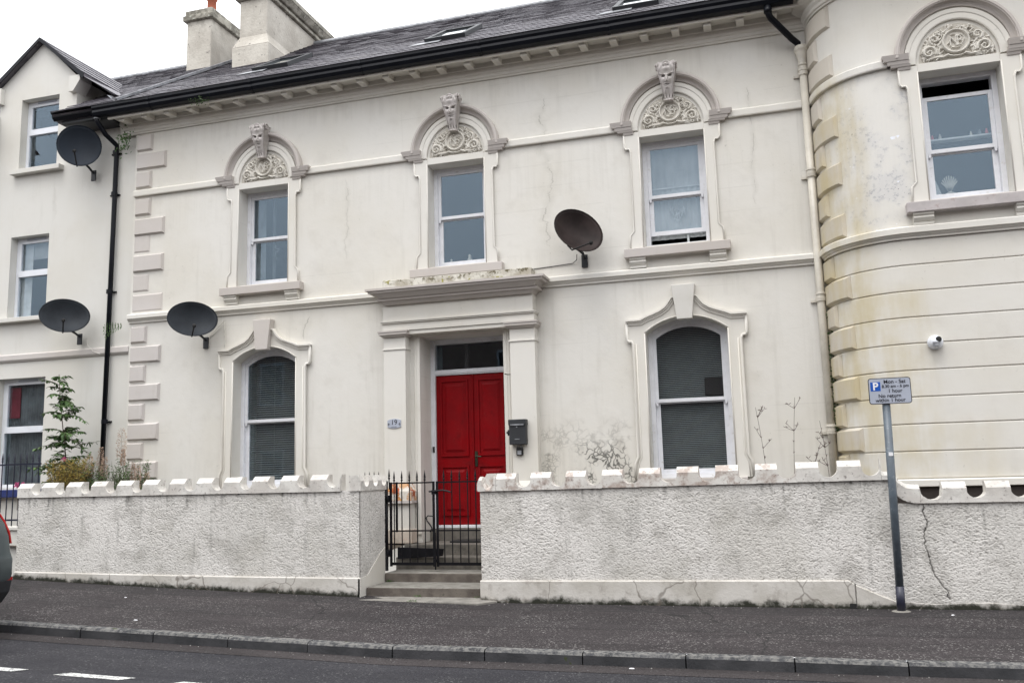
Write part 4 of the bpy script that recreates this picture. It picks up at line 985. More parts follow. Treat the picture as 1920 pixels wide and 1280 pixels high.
# eaves gutters either side of the dormer
prof = [(YL-.40, 7.985), (YL-.47, 7.97), (YL-.52, 8.02), (YL-.53, 8.07), (YL-.56, 8.09), (YL-.56, 8.125), (YL-.40, 8.125)]
build(MB().prism_x(prof, -11.93, -10.60), 'gutter', 'black', H2); build(MB().prism_x(prof, -19, -13.70), 'gutter', 'black', H2)
build(MB().prism_x([(YL-.42, 7.92), (YL-.38, 7.90), (YL+.01, 7.90), (YL+.01, 8.0), (YL-.42, 8.02)], -11.80, -10.82), 'soffit', 'card', H2); build(MB().prism_x([(YL-.42, 7.92), (YL-.38, 7.90), (YL+.01, 7.90), (YL+.01, 8.0), (YL-.42, 8.02)], -19, -13.80), 'soffit', 'card', H2)
def upvc(o, meet, label):
    y = YL+.15; out = outline(o)+[]; mb = MB(); ring(mb, out, .06, y, y+.07); cx, h = o['cx'], o['h']
    mb.box(cx-h+.06, cx+h-.06, y-.01, y+.06, meet-.035, meet+.035)
    fr = build(mb, 'window', 'upvc', H2, bevel=.004, label=label)
    mb = MB(); ring(mb, [(cx-h+.06, meet+.035), (cx-h+.06, o['zt']-.06), (cx+h-.06, o['zt']-.06), (cx+h-.06, meet+.035)], .045, y-.004, y+.05); build(mb, 'casement', 'upvc', fr, bevel=.004)
    build(MB().box(cx-h+.1, cx+h-.1, y+.02, y+.024, meet+.07, o['zt']-.1), 'pane', 'glass', fr)
    build(MB().box(cx-h+.06, cx+h-.06, y+.03, y+.034, o['zb']+.06, meet-.035), 'pane', 'glass', fr)
    build(MB().box(cx-.2, cx+.22, y-.012, y-.002, o['zt']-.05, o['zt']-.02), 'trickle_vent', 'signback', fr)
    return fr
wa = upvc(LO[0], 8.12, 'dormer window of the neighbouring house'); wb = upvc(LO[1], 5.41, 'middle floor window of the neighbouring house'); wc = upvc(LO[2], 2.56, 'ground floor window with dark net curtains'); upvc(LO[3], 5.41, 'middle floor window further along the neighbouring house'); upvc(LO[4], 2.56, 'ground floor window further along the neighbouring house')
build(MB().box(-13.2, -12.95, YL+.25, YL+.26, 4.65, 6.0), 'curtain', 'lacew', wb); build(MB().box(-13.15, -12.4, YL+.27, YL+.28, 5.72, 6.05), 'roller_blind', 'sheer', wb)
n = 60; pts = [(-13.3+.9*j/n, YL+.26+.018*math.sin(j*1.7)) for j in range(n+1)]
build(MB().loft([[(x, y, z) for x, y in pts] for z in (1.6, 3.4)], closed=False), 'curtain', 'curtain', wc, smooth=True)
build(MB().box(-13.28, -13.05, YL+.225, YL+.24, 2.8, 3.35), 'red_hanging', 'redcloth', wc)
for (a, b, z0, z1, m) in ((-13.24, -12.12, 7.26, 7.35, 'left'), (-13.5, -12.26, 4.50, 4.575, 'left'), (-13.5, -12.2, 1.40, 1.53, 'blue')):
    build(MB().box(a, b, YL-.12, YL+.16, z0, z1), 'sill', m, H2, bevel=.006)
prof = [(YL+.002, 3.775), (YL-.02, 3.78), (YL-.045, 3.81), (YL-.05, 3.82), (YL-.05, 3.90), (YL+.002, 3.93)]
build(MB().prism_x(prof, -19, -10.53), 'string_course', 'quoin', H2)
xl = -10.95
mb = MB().tube([(-11.0, YL-.47, 7.97), (-11.0, YL-.47, 7.84), (-10.96, YL-.30, 7.66), (-10.89, YL-.09, 7.52), (xl+.04, YL-.07, 7.4), (xl+.03, YL-.07, 6.0), (xl-.02, YL-.07, 1.2)], .042, 12)
dl = build(mb, 'downpipe', 'black', H2, smooth=True)
build(MB().lathe((-11.0, YL-.47, 7.88), [(.043, 0), (.054, 0), (.054, .09), (.043, .09)], 12), 'pipe_socket', 'lead', dl, smooth=False)
for z in (4.85, 6.6, 7.36, 2.6): build(MB().lathe((xl+.005+(.02 if z > 5 else 0), YL-.07, z), [(.042, 0), (.055, 0), (.055, .07), (.042, .07)], 12).box(xl-.1, xl+.1, YL-.03, YL, z+.02, z+.045), 'pipe_collar', 'black', dl)
c1 = chimney(rf2, -11.60, -11.0, 15.35, 16.5, 11.38, 9.9, .24)
build(MB().lathe((-11.28, 15.75, 11.61), [(.12, 0), (.12, .03), (.10, .06), (.095, .42), (.12, .44), (.12, .5), (.09, .5)], 14), 'chimney_pot', 'pot', c1, smooth=True)
0 and build(MB().lathe((-11.28, 16.2, 11.61), [(.12, 0), (.12, .03), (.10, .06), (.095, .42), (.12, .44), (.12, .5), (.09, .5)], 14), 'chimney_pot', 'pot', c1, smooth=True)

# ------------------------------------------------------------------ bow fronted house on the right
YB = 11.63; BX, BR = 1.76, .96
H3 = thing('bow_fronted_house', (3, YB, .3), 'cream house with rounded corner, banded ground floor and yellow stained quoins', 'house', 'houses of the terrace')
def cpath(n=20, x1=6.5, a0=0., a1=90., flat=True):
    p = [(BX-BR*math.cos(rad(a0+(a1-a0)*i/n)), YB+BR-BR*math.sin(rad(a0+(a1-a0)*i/n))) for i in range(n+1)]
    if flat: p.append((x1, YB))
    return p
full = [(.80, 13.2)]+cpath(28)
BO = dict(cx=2.47, h=.465, zb=4.77, zt=6.41)
mb = MB(); wall_sheet(mb, BX, 6.5, 4.296, 7.8, YB, [BO], .25)
a_ = [(.80, 13.2)]+cpath(28, flat=False)
mb.loft([[(x, y, z) for x, y in a_] for z in (4.296, 7.8)], closed=False)
mb.loft([[(x, y, z) for x, y in full] for z in (.2, 1.36)], closed=False)
mb.box(6.3, 6.5, YB+.01, 20, 0, 7.9); mb.box(.9, 6.5, 20.01, 20.2, 0, 7.9)
b_ = [(.83, 13.2)]+[(BX-(BR-.015)*math.cos(rad(90*i/28)), YB+BR-(BR-.015)*math.sin(rad(90*i/28))) for i in range(29)]+[(6.5, YB+.015)]
mb.loft([[(x, y, z) for x, y in b_] for z in (1.2, 4.3)], closed=False)      # recessed backing seen in the joints
build(mb, 'wall', 'bow', H3)
mb = MB(); mb.box(1.2, 6.3, 14.6, 14.7, .4, 7.9); mb.box(1.8, 6.3, YB+.4, 15, 4.0, 4.2); mb.box(1.8, 6.3, YB+.4, 15, 7.6, 7.7); mb.box(1.75, 1.8, YB+.4, 15, 4, 7.9); mb.box(3.6, 3.7, YB+.4, 15, 4, 7.9)
build(mb, 'interior', 'dark', H3)
zt = 4.30
for i in range(9):
    z1 = zt-.3235*i-.008; z0 = zt-.3235*(i+1)+.006
    prof = [(-.03, z0), (-.004, z0), (0, z0+.006), (0, z1-.006), (-.004, z1), (-.03, z1)]
    build(MB().sweep_plan(full, prof), 'wall_course', 'bow', H3)
build(MB().sweep_plan(full, [(-.02, 1.30), (.05, 1.30), (.05, 1.37), (.03, 1.385), (-.02, 1.385)]), 'plinth_band', 'plinthb', H3) if False else build(MB().sweep_plan(full, [(-.02, 1.30), (.05, 1.30), (.05, 1.37), (.03, 1.385), (-.02, 1.385)]), 'plinth_band', 'trim', H3)
build(MB().sweep_plan(full, [(-.02, .2), (.004, .2), (.004, 1.29), (-.02, 1.29)]), 'basement_wall', simple('red_brown_basement', (.035, .026, .022), .8), H3)
build(MB().sweep_plan(full, [(-.02, 4.30), (.03, 4.30), (.03, 4.32), (.05, 4.335), (.065, 4.355), (.085, 4.36), (.085, 4.43), (.07, 4.445), (-.02, 4.47)]), 'string_course', 'bowt', H3) if 'bowt' in M else build(MB().sweep_plan(full, [(-.02, 4.30), (.03, 4.30), (.03, 4.32), (.05, 4.335), (.065, 4.355), (.085, 4.36), (.085, 4.43), (.07, 4.445), (-.02, 4.47)]), 'string_course', 'bow', H3)
sp = [(.80, 13.0)]+cpath(28, 1.70, flat=False)
build(MB().sweep_plan(sp, [(-.02, 6.53), (.05, 6.53), (.055, 6.545), (.055, 6.62), (.04, 6.635), (-.02, 6.66)]), 'string_course', 'bow', H3)
build(MB().sweep_plan([(3.30, YB), (6.5, YB)], [(-.02, 6.53), (.05, 6.53), (.055, 6.545), (.055, 6.62), (.04, 6.635), (-.02, 6.66)]), 'string_course', 'bow', H3)
build(MB().sweep_plan([(.80, 12.9)]+cpath(28), [(-.02, 7.68), (.03, 7.68), (.035, 7.70), (.055, 7.71), (.055, 7.755), (.08, 7.79), (.08, 7.83), (.14, 7.86), (.20, 7.90), (.20, 7.94), (.36, 7.95), (.36, 8.03), (.40, 8.08), (-.02, 8.08)]), 'cornice', 'bow', H3)
build(MB().sweep_plan([(.80, 12.9)]+cpath(28), [(.41, 8.0), (.5, 8.02), (.52, 8.12), (.41, 8.12)]), 'gutter', 'black', H3)
q = [(x, y) for x, y in [(.80, 13.2)]+cpath(20)]
rp = MB(); n = len(q); v = [(x-.0, y-.35, 8.1) for x, y in q]+[(x+1.2, 16.2, 10.6) for x, y in q]; rp.add(v, [(i, i+1, n+i+1, n+i) for i in range(n-1)]); rp.add([(.8, 20, 7.95), (6.5, 20, 7.95), (6.5, 16.2, 10.6), (2, 16.2, 10.6), (.8, 12.6, 8.1)], [(0, 1, 2, 3, 4)])
build(rp, 'roof', 'slatefar', H3)
def bquoin(a0, a1, z0, z1):
    n = 8; bv = .028; d = .045; dg = math.degrees(bv/BR)
    def ringp(aa, ab, off, za, zb): 
        L = [(BX-(BR+off)*math.cos(rad(aa+(ab-aa)*i/n)), YB+BR-(BR+off)*math.sin(rad(aa+(ab-aa)*i/n))) for i in range(n+1)]
        return [(x, y, za) for x, y in L]+[(x, y, zb) for x, y in L[::-1]]
    mb = MB().loft([ringp(a0, a1, -.01, z0, z1), ringp(a0+.2, a1, .005, z0, z1), ringp(a0+dg, a1-dg, d, z0+bv, z1-bv)])
    # loft cap gives ngon: replace by strips
    N = 2*(n+1); mb.f = [f for f in mb.f if len(f) == 4]; b = 2*N
    for i in range(n): mb.f.append((b+i, b+i+1, b+N-2-i, b+N-1-i))
    build(mb, 'quoin', 'bquoin', H3)
for z, L in [(7.66, 1), (7.32, 0), (6.98, 1), (6.49, 0), (6.13, 1), (5.83, 0), (5.48, 1), (5.14, 0), (4.79, 1)]:
    bquoin(2, 42 if L else 24, z-.31, z)
for i in range(9): bquoin(2, 42 if i % 2 else 24, 4.30-.3235*(i+1)+.012, 4.30-.3235*i-.014)
upper_surround(H3, 2.47, YB, mask=False); upper_sill(H3, 2.47, YB, broken=True)
w5 = sash_window(H3, BO, YB+.21, 5.44, lowered=.18, label='upper sash window of the bow house, top sash lowered, bottles on its shelf')
build(MB().box(2.08, 2.86, YB+.33, YB+.45, 5.62, 5.64), 'shelf', 'lacew', w5)
build(MB().box(2.95, 3.13, YB-.04, YB+.002, 3.0, 3.42), 'window_ear', 'trim', H3, bevel=.006)

# ------------------------------------------------------------------ small things on ledges in windows
def figurine(x, y, z, h, mat, label, cat='ornament', group=None):
    mb = MB().lathe((x, y, z), [(h*.28, 0), (h*.30, h*.12), (h*.2, h*.3), (h*.24, h*.5), (h*.12, h*.7), (h*.15, h*.82), (h*.1, h*.95), (.002, h)], 12)
    o = build(mb, 'ornament', mat, None, smooth=True, loc=(x, y, z)); tag(o, label, cat, group); return o
figurine(-4.78, YW+.2, 4.86, .12, 'orna', 'short pale figure at the left end of the window ledge over the porch', group='figures on the ledge over the porch')
figurine(-4.47, YW+.2, 4.86, .17, 'orna', 'tall pale figure in the middle of the window ledge over the porch', group='figures on the ledge over the porch')
figurine(-4.14, YW+.2, 4.86, .16, 'orna', 'pale figure at the right end of the window ledge over the porch', group='figures on the ledge over the porch')
for x, m, h, l in ((2.17, 'pinkb', .075, 'red bottle on the window shelf of the bow house'), (2.26, 'orna', .08, 'pale lilac bottle beside the red one on the window shelf'), (2.62, 'orna', .07, 'small clear bottle right of the gap on the window shelf'), (2.72, 'curtain', .085, 'grey bottle near the right end of the window shelf'), (2.80, 'pinkb', .085, 'dull pink bottle at the right end of the window shelf')):
    figurine(x, YB+.39, 5.641, h, m, l, 'bottle', 'bottles on the window shelf')
mb = MB().lathe((2.32, YB+.42, 4.85), [(.05, 0), (.07, .04), (.05, .09), (.02, .11)], 12)
for i in range(9):
    a = rad(20+140*i/8); mb.tube([(2.32, YB+.42, 4.95), (2.32+.05*math.cos(a), YB+.42, 5.02+.04*math.sin(a)), (2.32+.10*math.cos(a), YB+.42, 5.05+.12*math.sin(a))], .010, 5)
tag(build(mb, 'ornament', 'orna', None, smooth=True), 'pale antlered ornament at the foot of the bow house upper window', 'ornament')
tag(build(MB().add([(2.10, YB+.4, 4.86), (2.24, YB+.4, 4.86), (2.17, YB+.46, 5.14), (2.10, YB+.46, 5.14), (2.10, YB+.41, 4.86), (2.24, YB+.41, 4.86), (2.17, YB+.47, 5.14), (2.10, YB+.47, 5.14)], [(0, 1, 2, 3), (7, 6, 5, 4), (0, 4, 5, 1), (1, 5, 6, 2), (2, 6, 7, 3), (3, 7, 4, 0)]), 'greeting_card', 'sheer', None), 'pale card leaning inside the bow house upper window', 'card')

# ------------------------------------------------------------------ front garden walls
YF = 10.85
CR = [(1.505, 1.12), (1.495, 1.05), (1.52, .99), (1.535, .93), (1.50, .86), (1.475, .78), (1.50, .70), (1.52, .62), (1.515, .52), (1.505, .42), (1.56, .33), (1.66, .22), (1.70, .11)]
def rough_face(parent, P0, P1, zb_fn, zt_fn, nrm, res=.0062, crack=None, streaks=True):
    """roughcast sheet from P0 to P1 (xy), displaced along nrm"""
    L = math.hypot(P1[0]-P0[0], P1[1]-P0[1]); nu = int(L/res); nv = int(1.25/res)
    def fn(u, v):
        x = P0[0]+(P1[0]-P0[0])*u; y = P0[1]+(P1[1]-P0[1])*u; a = np.array([zb_fn(t) for t in np.linspace(0, 1, 200)]); b = np.array([zt_fn(t) for t in np.linspace(0, 1, 200)])
        z0 = np.interp(u, np.linspace(0, 1, 200), a); z1 = np.interp(u, np.linspace(0, 1, 200), b); z = z0+(z1-z0)*v
        return np.stack([x, y, z], -1)
    P, F = grid_mesh(nu, nv, fn); s = (P[:, 0]-P0[0]+P[:, 1]-P0[1]); z = P[:, 2]
    w = .022*vnoise(s, z, 34, 5)
    h = (1-np.abs(2*vnoise(s+w, z*1.3-w, 50, 1)-1))*.40+(1-np.abs(2*vnoise(s*.8-w+z*.3, z*1.2+w, 88, 2)-1))*.34+vnoise(s, z, 150, 3)*.26
    h = np.clip((h-.25)/.6, 0, 1)
    cav = np.clip(1-h*1.35, 0, 1); d = .003+.0080*h*(.75+.5*vnoise(s, z, 2.5, 15))
    dirt = np.zeros_like(h)
    if streaks:
        q = np.random.default_rng(int(abs(P0[0]*100)))
        for k_ in range(int(L*7.0)):
            xs = q.uniform(0, L); ln = q.uniform(.06, .5)*q.uniform(.4, 1); wd = q.uniform(.006, .03); top = 1.41
            xx = P0[0]+(P1[0]-P0[0])*xs/L if abs(P1[0]-P0[0]) > .1 else None
            dx = np.abs((s if xx is None else P[:, 0]-P0[0])-xs+.015*(vnoise(z*0+xs, z, 12, 9)-.5))
            dirt = np.maximum(dirt, np.exp(-(dx/wd)**2)*np.clip(1-(top-z)/ln, 0, 1)*q.uniform(.35, .95))
        dirt *= np.clip(vnoise(s, z, 30, 11)*1.6-.1, 0, 1)
    if crack is not None:
        dd, _ = seg_dist(P[:, 0]+.035*(vnoise(s, z, 16, 4)-.5)+.02*(vnoise(s, z, 45, 6)-.5), P[:, 2], [(a+.008*math.sin(i*5.1), b) for i, (a, b) in enumerate(crack)])
        dirt = np.maximum(dirt, np.clip(1.2-dd/.008, 0, 1)*(.45+.55*(vnoise(s, z, 22, 8) > .3))); d = np.where(dd < .009, .0, d)
    P[:, 0] += nrm[0]*d; P[:, 1] += nrm[1]*d
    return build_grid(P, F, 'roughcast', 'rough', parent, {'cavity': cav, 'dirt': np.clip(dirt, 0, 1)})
def coping_H(x, pitch, merl, r, zt):    # top profile of one unit: merlon then round notch
    t = x % pitch
    if t <= merl: return zt
    c = merl+(pitch-merl)/2; dx = abs(t-c)
    return zt-.075-math.sqrt(max(0, r*r-dx*dx)) if dx < r else zt
def coping_unit(parent, x0, pitch, merl, r, zt, zb, y0, y1, mat, src=None):
    xs = sorted(set([0, merl*.5, merl-.001]+[merl+(pitch-merl)/2-r*math.cos(rad(a)) for a in range(0, 181, 12)]+[pitch-.002])); secs = []
    hf = zt-.068
    for t in xs:
        h = coping_H(t, pitch, merl, r, zt); secs.append([(x0+t, y0, zb), (x0+t, y0, min(h, hf)), (x0+t, y0+.075, min(h, zt)), (x0+t, y1, min(h, zt)), (x0+t, y1, zb)])
    return build(MB().loft(secs), 'coping_stone', mat, parent)
def run_coping(parent, x0, x1, pitch, merl, r, zt0, zt1, zb0, zb1, mat, y0=YF-.035, y1=YF+.135, first=None):
    n = max(1, round((x1-x0)/pitch)); p = (x1-x0)/n
    for i in range(n):
        t = i/max(1, n-1); xx = x0+i*p
        coping_unit(parent, xx, p, merl+random.uniform(-.008, .008), r, zt0+(zt1-zt0)*t, zb0+(zb1-zb0)*t, y0+random.uniform(-.003, .003), y1, mat(i) if callable(mat) else mat)
def run_return(parent, xf, y0, y1, pitch, merl, r, zt, zb, mat, side):
    """coping running back (along y) on top of a wall return"""
    n = max(1, round((y1-y0)/pitch)); p = (y1-y0)/n
    xa, xb = (xf+.03, xf-.14) if side > 0 else (xf-.03, xf+.14)
    for i in range(n):
        xs = sorted(set([0, merl*.5, merl-.001]+[merl+(p-merl)/2-r*math.cos(rad(a)) for a in range(0, 181, 15)]+[p-.002])); secs = []
        for t in xs:
            h = coping_H(t, p, merl, r, zt); yy = y0+i*p+t; secs.append([(xa, yy, zb), (xa, yy, min(h, zt-.072)), (xa+(xb-xa)*.25, yy, min(h, zt)), (xb, yy, min(h, zt)), (xb, yy, zb)])
        build(MB().loft(secs), 'coping_stone', mat, parent)
def plinth_strip(parent, xs, zt_fn, y, label=None):
    """plinth with height attribute for the dirt line"""
    mb = MB(); up = []; N = 10
    for x in xs:
        g = gz(x)-.01
        zt_ = zt_fn(x)
        pts = [(x, y, g+(zt_-.012-g)*k_/N) for k_ in range(N+1)]+[(x, y+.012, zt_), (x, y+.10, zt_+.004)]
        mb.v += pts; up += [p[2]-gz(x) for p in pts]
    n = N+3
    for i in range(len(xs)-1):
        for j in range(n-1): a = i*n+j; mb.f.append((a, a+n, a+n+1, a+1))
    for a in (0, (len(xs)-1)*n): mb.f.append(tuple(range(a, a+n)))
    return build(mb, 'plinth', 'plinth', parent, attrs={'up': up})

W1 = thing('garden_wall', (-8.1, YF, .2), 'long low white roughcast wall with notched coping left of the gate', 'wall', 'front garden walls')
build(MB().box(-10.90, -5.335, YF+.012, YF+.13, -.1, 1.415).box(-5.60, -5.335, YF+.24, 11.62, -.1, 1.415), 'core', 'rough', W1)
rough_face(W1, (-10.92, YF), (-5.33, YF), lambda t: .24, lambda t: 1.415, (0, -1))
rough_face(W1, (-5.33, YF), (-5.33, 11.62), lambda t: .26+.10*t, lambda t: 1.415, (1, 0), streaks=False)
rough_face(W1, (-10.92, YF+.13), (-10.92, YF), lambda t: .2, lambda t: 1.415, (-1, 0), streaks=False)
plinth_strip(W1, list(np.linspace(-10.93, -5.315, 60)), lambda x: float(np.interp(x, [-10.9, -9.1, -7.2, -5.3], [.345, .32, .30, .29])), YF-.03)
build(MB().add([(-5.31, YF-.03, -.05), (-5.31, YF-.03, .285), (-5.31, 11.05, .30), (-5.31, 11.40, .52), (-5.31, 11.60, .62), (-5.31, 11.60, -.05), (-5.34, YF-.03, -.05), (-5.34, YF-.03, .285), (-5.34, 11.05, .30), (-5.34, 11.40, .52), (-5.34, 11.60, .62), (-5.34, 11.60, -.05)],
    [(0, 1, 2, 3, 4, 5), (11, 10, 9, 8, 7, 6), (0, 6, 7, 1), (1, 7, 8, 2), (2, 8, 9, 3), (3, 9, 10, 4), (4, 10, 11, 5)]), 'plinth', 'trim', W1)
run_coping(W1, -10.93, -5.60, .4445, .248, .097, 1.623, 1.632, 1.415, 1.405, 'coping')
run_return(W1, -5.33, YF-.03, 11.64, .26, .10, .075, 1.61, 1.405, 'coping', 1)
W2 = thing('garden_wall', (-1.2, YF, 0), 'long low white roughcast wall with stained notched coping right of the gate', 'wall', 'front garden walls')
build(MB().box(-3.64, 1.19, YF+.012, YF+.13, -.1, 1.375).box(-3.64, -3.38, YF+.24, 11.9, -.1, 1.375), 'core', 'rough', W2)
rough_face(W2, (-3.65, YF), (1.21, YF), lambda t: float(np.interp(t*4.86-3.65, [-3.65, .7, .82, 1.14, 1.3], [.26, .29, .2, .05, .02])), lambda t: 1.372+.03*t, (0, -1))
plinth_strip(W2, list(np.linspace(-3.665, .66, 46))+[.70, .72], lambda x: float(np.interp(x, [-3.65, -2.3, .66, .72], [.27, .28, .305, .27])), YF-.032)
plinth_strip(W2, [.735, .78, .82, .92, 1.02, 1.14, 1.17], lambda x: float(np.interp(x, [.73, .82, 1.0, 1.17], [.26, .22, .14, .075])), YF-.030)
def cm(i): return 'copingd' if i < 8 else 'coping'
run_coping(W2, -3.43, 1.09, .452, .252, .103, 1.582, 1.625, 1.368, 1.398, cm)
build(MB().loft([[(x, YF-.035, 1.366), (x, YF-.035, h-.04), (x, YF+.04, h), (x, YF+.135, h), (x, YF+.135, 1.366)] for x, h in ((-3.68, 1.50), (-3.66, 1.55), (-3.62, 1.54), (-3.60, 1.47), (-3.56, 1.42), (-3.52, 1.42), (-3.48, 1.47), (-3.46, 1.55), (-3.434, 1.575))]), 'coping_stone', 'copingd', W2)
run_return(W2, -3.66, YF+.28, 11.95, .30, .14, .075, 1.585, 1.366, 'copingd', -1)
W3 = thing('garden_wall', (3.2, YF, 0), 'lower white roughcast wall with a long crack right of the sign post', 'wall', 'front garden walls')
build(MB().box(1.23, 7.0, YF+.012, YF+.13, -.1, 1.135), 'core', 'rough', W3)
rough_face(W3, (1.215, YF+.002), (4.3, YF+.002), lambda t: .03, lambda t: 1.135+.01*t, (0, -1), crack=CR)
build(MB().box(4.3, 7, YF-.01, YF+.02, 0, 1.13), 'end_panel', 'rough', W3)
plinth_strip(W3, list(np.linspace(1.18, 7, 40)), lambda x: .075+.012*math.sin(x*7), YF-.012)
# swept ramp of coping between the two levels
th = [(1.095, 1.50, 1.398), (1.12, 1.49, 1.40), (1.165, 1.49, 1.398), (1.19, 1.485, 1.35), (1.205, 1.48, 1.30), (1.225, 1.45, 1.25), (1.25, 1.42, 1.215), (1.29, 1.38, 1.18), (1.34, 1.35, 1.155), (1.40, 1.34, 1.14), (1.475, 1.338, 1.137)]
build(MB().loft([[(x, YF-.035, b), (x, YF-.035, h-.045), (x, YF+.04, h), (x, YF+.135, h), (x, YF+.135, b)] for x, h, b in th]), 'coping_ramp', 'coping', W3, smooth=False)
xs = [1.48]
build(MB().loft([[(x, YF-.035, 1.137), (x, YF-.035, h-(.045 if h > 1.24 else 0)), (x, YF+.04, h), (x, YF+.135, h), (x, YF+.135, 1.137)] for x, h in ((1.477, 1.335), (1.49, 1.25), (1.51, 1.21), (1.55, 1.18), (1.60, 1.17), (1.65, 1.18), (1.69, 1.21), (1.705, 1.30))]), 'coping_stone', 'coping', W3)
run_coping(W3, 1.705, 6.9, .445, .235, .103, 1.362, 1.37, 1.137, 1.15, 'coping')
build(MB().box(.655, .725, YF-.045, YF-.028, .0, .055), 'drain_slot', 'rubber', W2)

# ------------------------------------------------------------------ steps
ST = thing('entrance_steps', (-4.5, 11.3, 0), 'worn grey stone steps rising through the gateway to the red doors', 'steps')
def step(x0, x1, y0, y1, z0, z1, mat='step'): return build(MB().box(x0, x1, y0, y1, z0, z1), 'step', mat, ST, bevel=.012)
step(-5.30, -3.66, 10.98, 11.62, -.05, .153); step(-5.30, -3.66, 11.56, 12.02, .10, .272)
step(-5.33, -3.40, 12.0, 12.45, .2, .44, 'stepshade'); step(-5.33, -3.67, 12.3, 13.06, .43, .595, 'stepshade'); step(-5.155, -3.825, 12.9, 13.06, .5, .775, 'stepshade')
build(MB().loft([[(-5.62, 10.93, .045), (-3.66, 10.93, .045), (-3.36, 10.93, .03), (-3.62, 10.60, .028), (-5.52, 10.60, .050)], [(-5.62, 10.93, -.05), (-3.66, 10.93, -.05), (-3.36, 10.93, -.05), (-3.62, 10.60, -.05), (-5.52, 10.60, -.05)]]), 'threshold_slab', 'slab', ST, bevel=.008)
build(MB().box(-5.34, -3.60, 10.91, 11.0, -.05, .04), 'threshold_slab', 'slab', ST)
mt = build(MB().box(-4.70, -3.98, 12.52, 12.86, .596, .622), 'doormat', 'rubber', None, bevel=.004); tag(mt, 'black doormat lying at the foot of the red doors', 'doormat')
bd = build(MB().add([(-5.28, 11.95, .42), (-4.60, 11.95, .46), (-4.58, 11.95, .56), (-5.28, 11.95, .585), (-5.28, 11.98, .42), (-4.60, 11.98, .46), (-4.58, 11.98, .56), (-5.28, 11.98, .585)], [(0, 1, 2, 3), (7, 6, 5, 4), (0, 4, 5, 1), (1, 5, 6, 2), (2, 6, 7, 3), (3, 7, 4, 0)]), 'plank', 'iron', None, bevel=.004); tag(bd, 'short black board fixed low behind the left gate leaf', 'board')

# ------------------------------------------------------------------ gates
def finial(mb, x, y, z): mb.lathe((x, y, z), [(.007, -.02), (.017, -.01), (.017, .0), (.010, .008), (.016, .03), (.012, .06), (.006, .10), (.001, .13)], 6)
YGt = 11.75
def gate(x0, x1, bars, label, hinge):
    g = thing('iron_gate', ((x0+x1)/2, YGt, .33), label, 'gate', 'leaves of the iron gate')
    build(MB().box(x0, x0+.028, YGt-.014, YGt+.014, .34, 1.50), 'stile', 'iron', g); build(MB().box(x1-.028, x1, YGt-.014, YGt+.014, .34, 1.50), 'stile', 'iron', g)
    mb = MB(); mb.box(x0+.028, x1-.028, YGt-.006, YGt+.006, 1.475, 1.495); build(mb, 'rail', 'iron', g)
    mb = MB(); mb.box(x0+.028, x1-.028, YGt-.006, YGt+.006, .815, .835); build(mb, 'rail', 'iron', g)
    mb = MB(); mb.box(x0+.028, x1-.028, YGt-.006, YGt+.006, .355, .395); build(mb, 'rail', 'iron', g)
    src = None
    for x in bars:
        if src is None:
            mb = MB().tube([(x, YGt, .39), (x, YGt, 1.53)], .0085, 8); finial(mb, x, YGt, 1.53); src = build(mb, 'bar', 'iron', g); b0 = x
        else: dup(src, dx=x-b0)
    return g
g1 = gate(-5.30, -4.625, [-5.235+.1165*i for i in range(5)], 'left leaf of the black iron gate, with the curled catch', -1)
g2 = gate(-4.60, -3.87, [-4.485+.1165*i for i in range(5)], 'right leaf of the black iron gate, partly behind the right wall', 1)
mb = MB().tube([(-4.70, YGt-.02, 1.36), (-4.60, YGt-.03, 1.365), (-4.50, YGt-.03, 1.375), (-4.42, YGt-.02, 1.36), (-4.38, YGt-.02, 1.345)], .013, 6); mb.box(-4.66, -4.60, YGt-.03, YGt-.012, 1.32, 1.38)
build(mb, 'latch', 'iron', g2)
cp = [(-4.64, 1.02), (-4.72, 1.03), (-4.745, 1.0), (-4.735, .96), (-4.70, .92), (-4.665, .87), (-4.66, .83), (-4.69, .81), (-4.705, .83), (-4.69, .85)]
build(MB().tube([(-4.64, YGt-.02, 1.0), (-4.64, YGt-.02, .86)], .008, 6).tube([(x, YGt-.02, z) for x, z in cp], .009, 6), 'catch', 'iron', g1)
build(MB().tube([(-4.612, YGt-.03, .30), (-4.612, YGt-.03, .80)], .012, 8).box(-4.64, -4.585, YGt-.03, YGt-.012, .40, .44), 'drop_bolt', 'iron', g1)
gp = thing('gate_post', (-5.36, YGt, .3), 'thick black iron gate post fixed to the left wall end', 'gate post')
build(MB().tube([(-5.36, YGt, .28), (-5.36, YGt, 1.52)], .028, 10), 'post', 'iron', gp, smooth=True); mb = MB(); finial(mb, -5.33, YGt+.04, 1.56); mb.tube([(-5.33, YGt+.04, 1.40), (-5.33, YGt+.04, 1.56)], .008, 6); build(mb, 'finial', 'iron', gp)
for z in (.52, 1.27): build(MB().box(-5.46, -5.30, YGt-.035, YGt+.03, z-.05, z+.05).lathe((-5.33, YGt-.03, z), [(.03, -.04), (.035, 0), (.03, .04)], 10), 'hinge', 'iron', gp, bevel=.008)
build(MB().tube([(-5.25, YGt+.12, .80), (-5.25, YGt+.12, 1.50)], .018, 8), 'back_post', 'iron', gp)
rl = thing('side_railing', (-5.9, 12.25, .5), 'tips of a small iron railing behind the left wall coping', 'railing')
src = None
for i in range(4):
    x = -5.93+.075*i
    if src is None: mb = MB().tube([(x, 12.25, .6), (x, 12.25, 1.54)], .007, 6); finial(mb, x, 12.25, 1.53); src = build(mb, 'bar', 'iron', rl); b0 = x
    else: dup(src, dx=x-b0)
build(MB().box(-5.98, -5.62, 12.244, 12.256, 1.42, 1.44), 'rail', 'iron', rl)

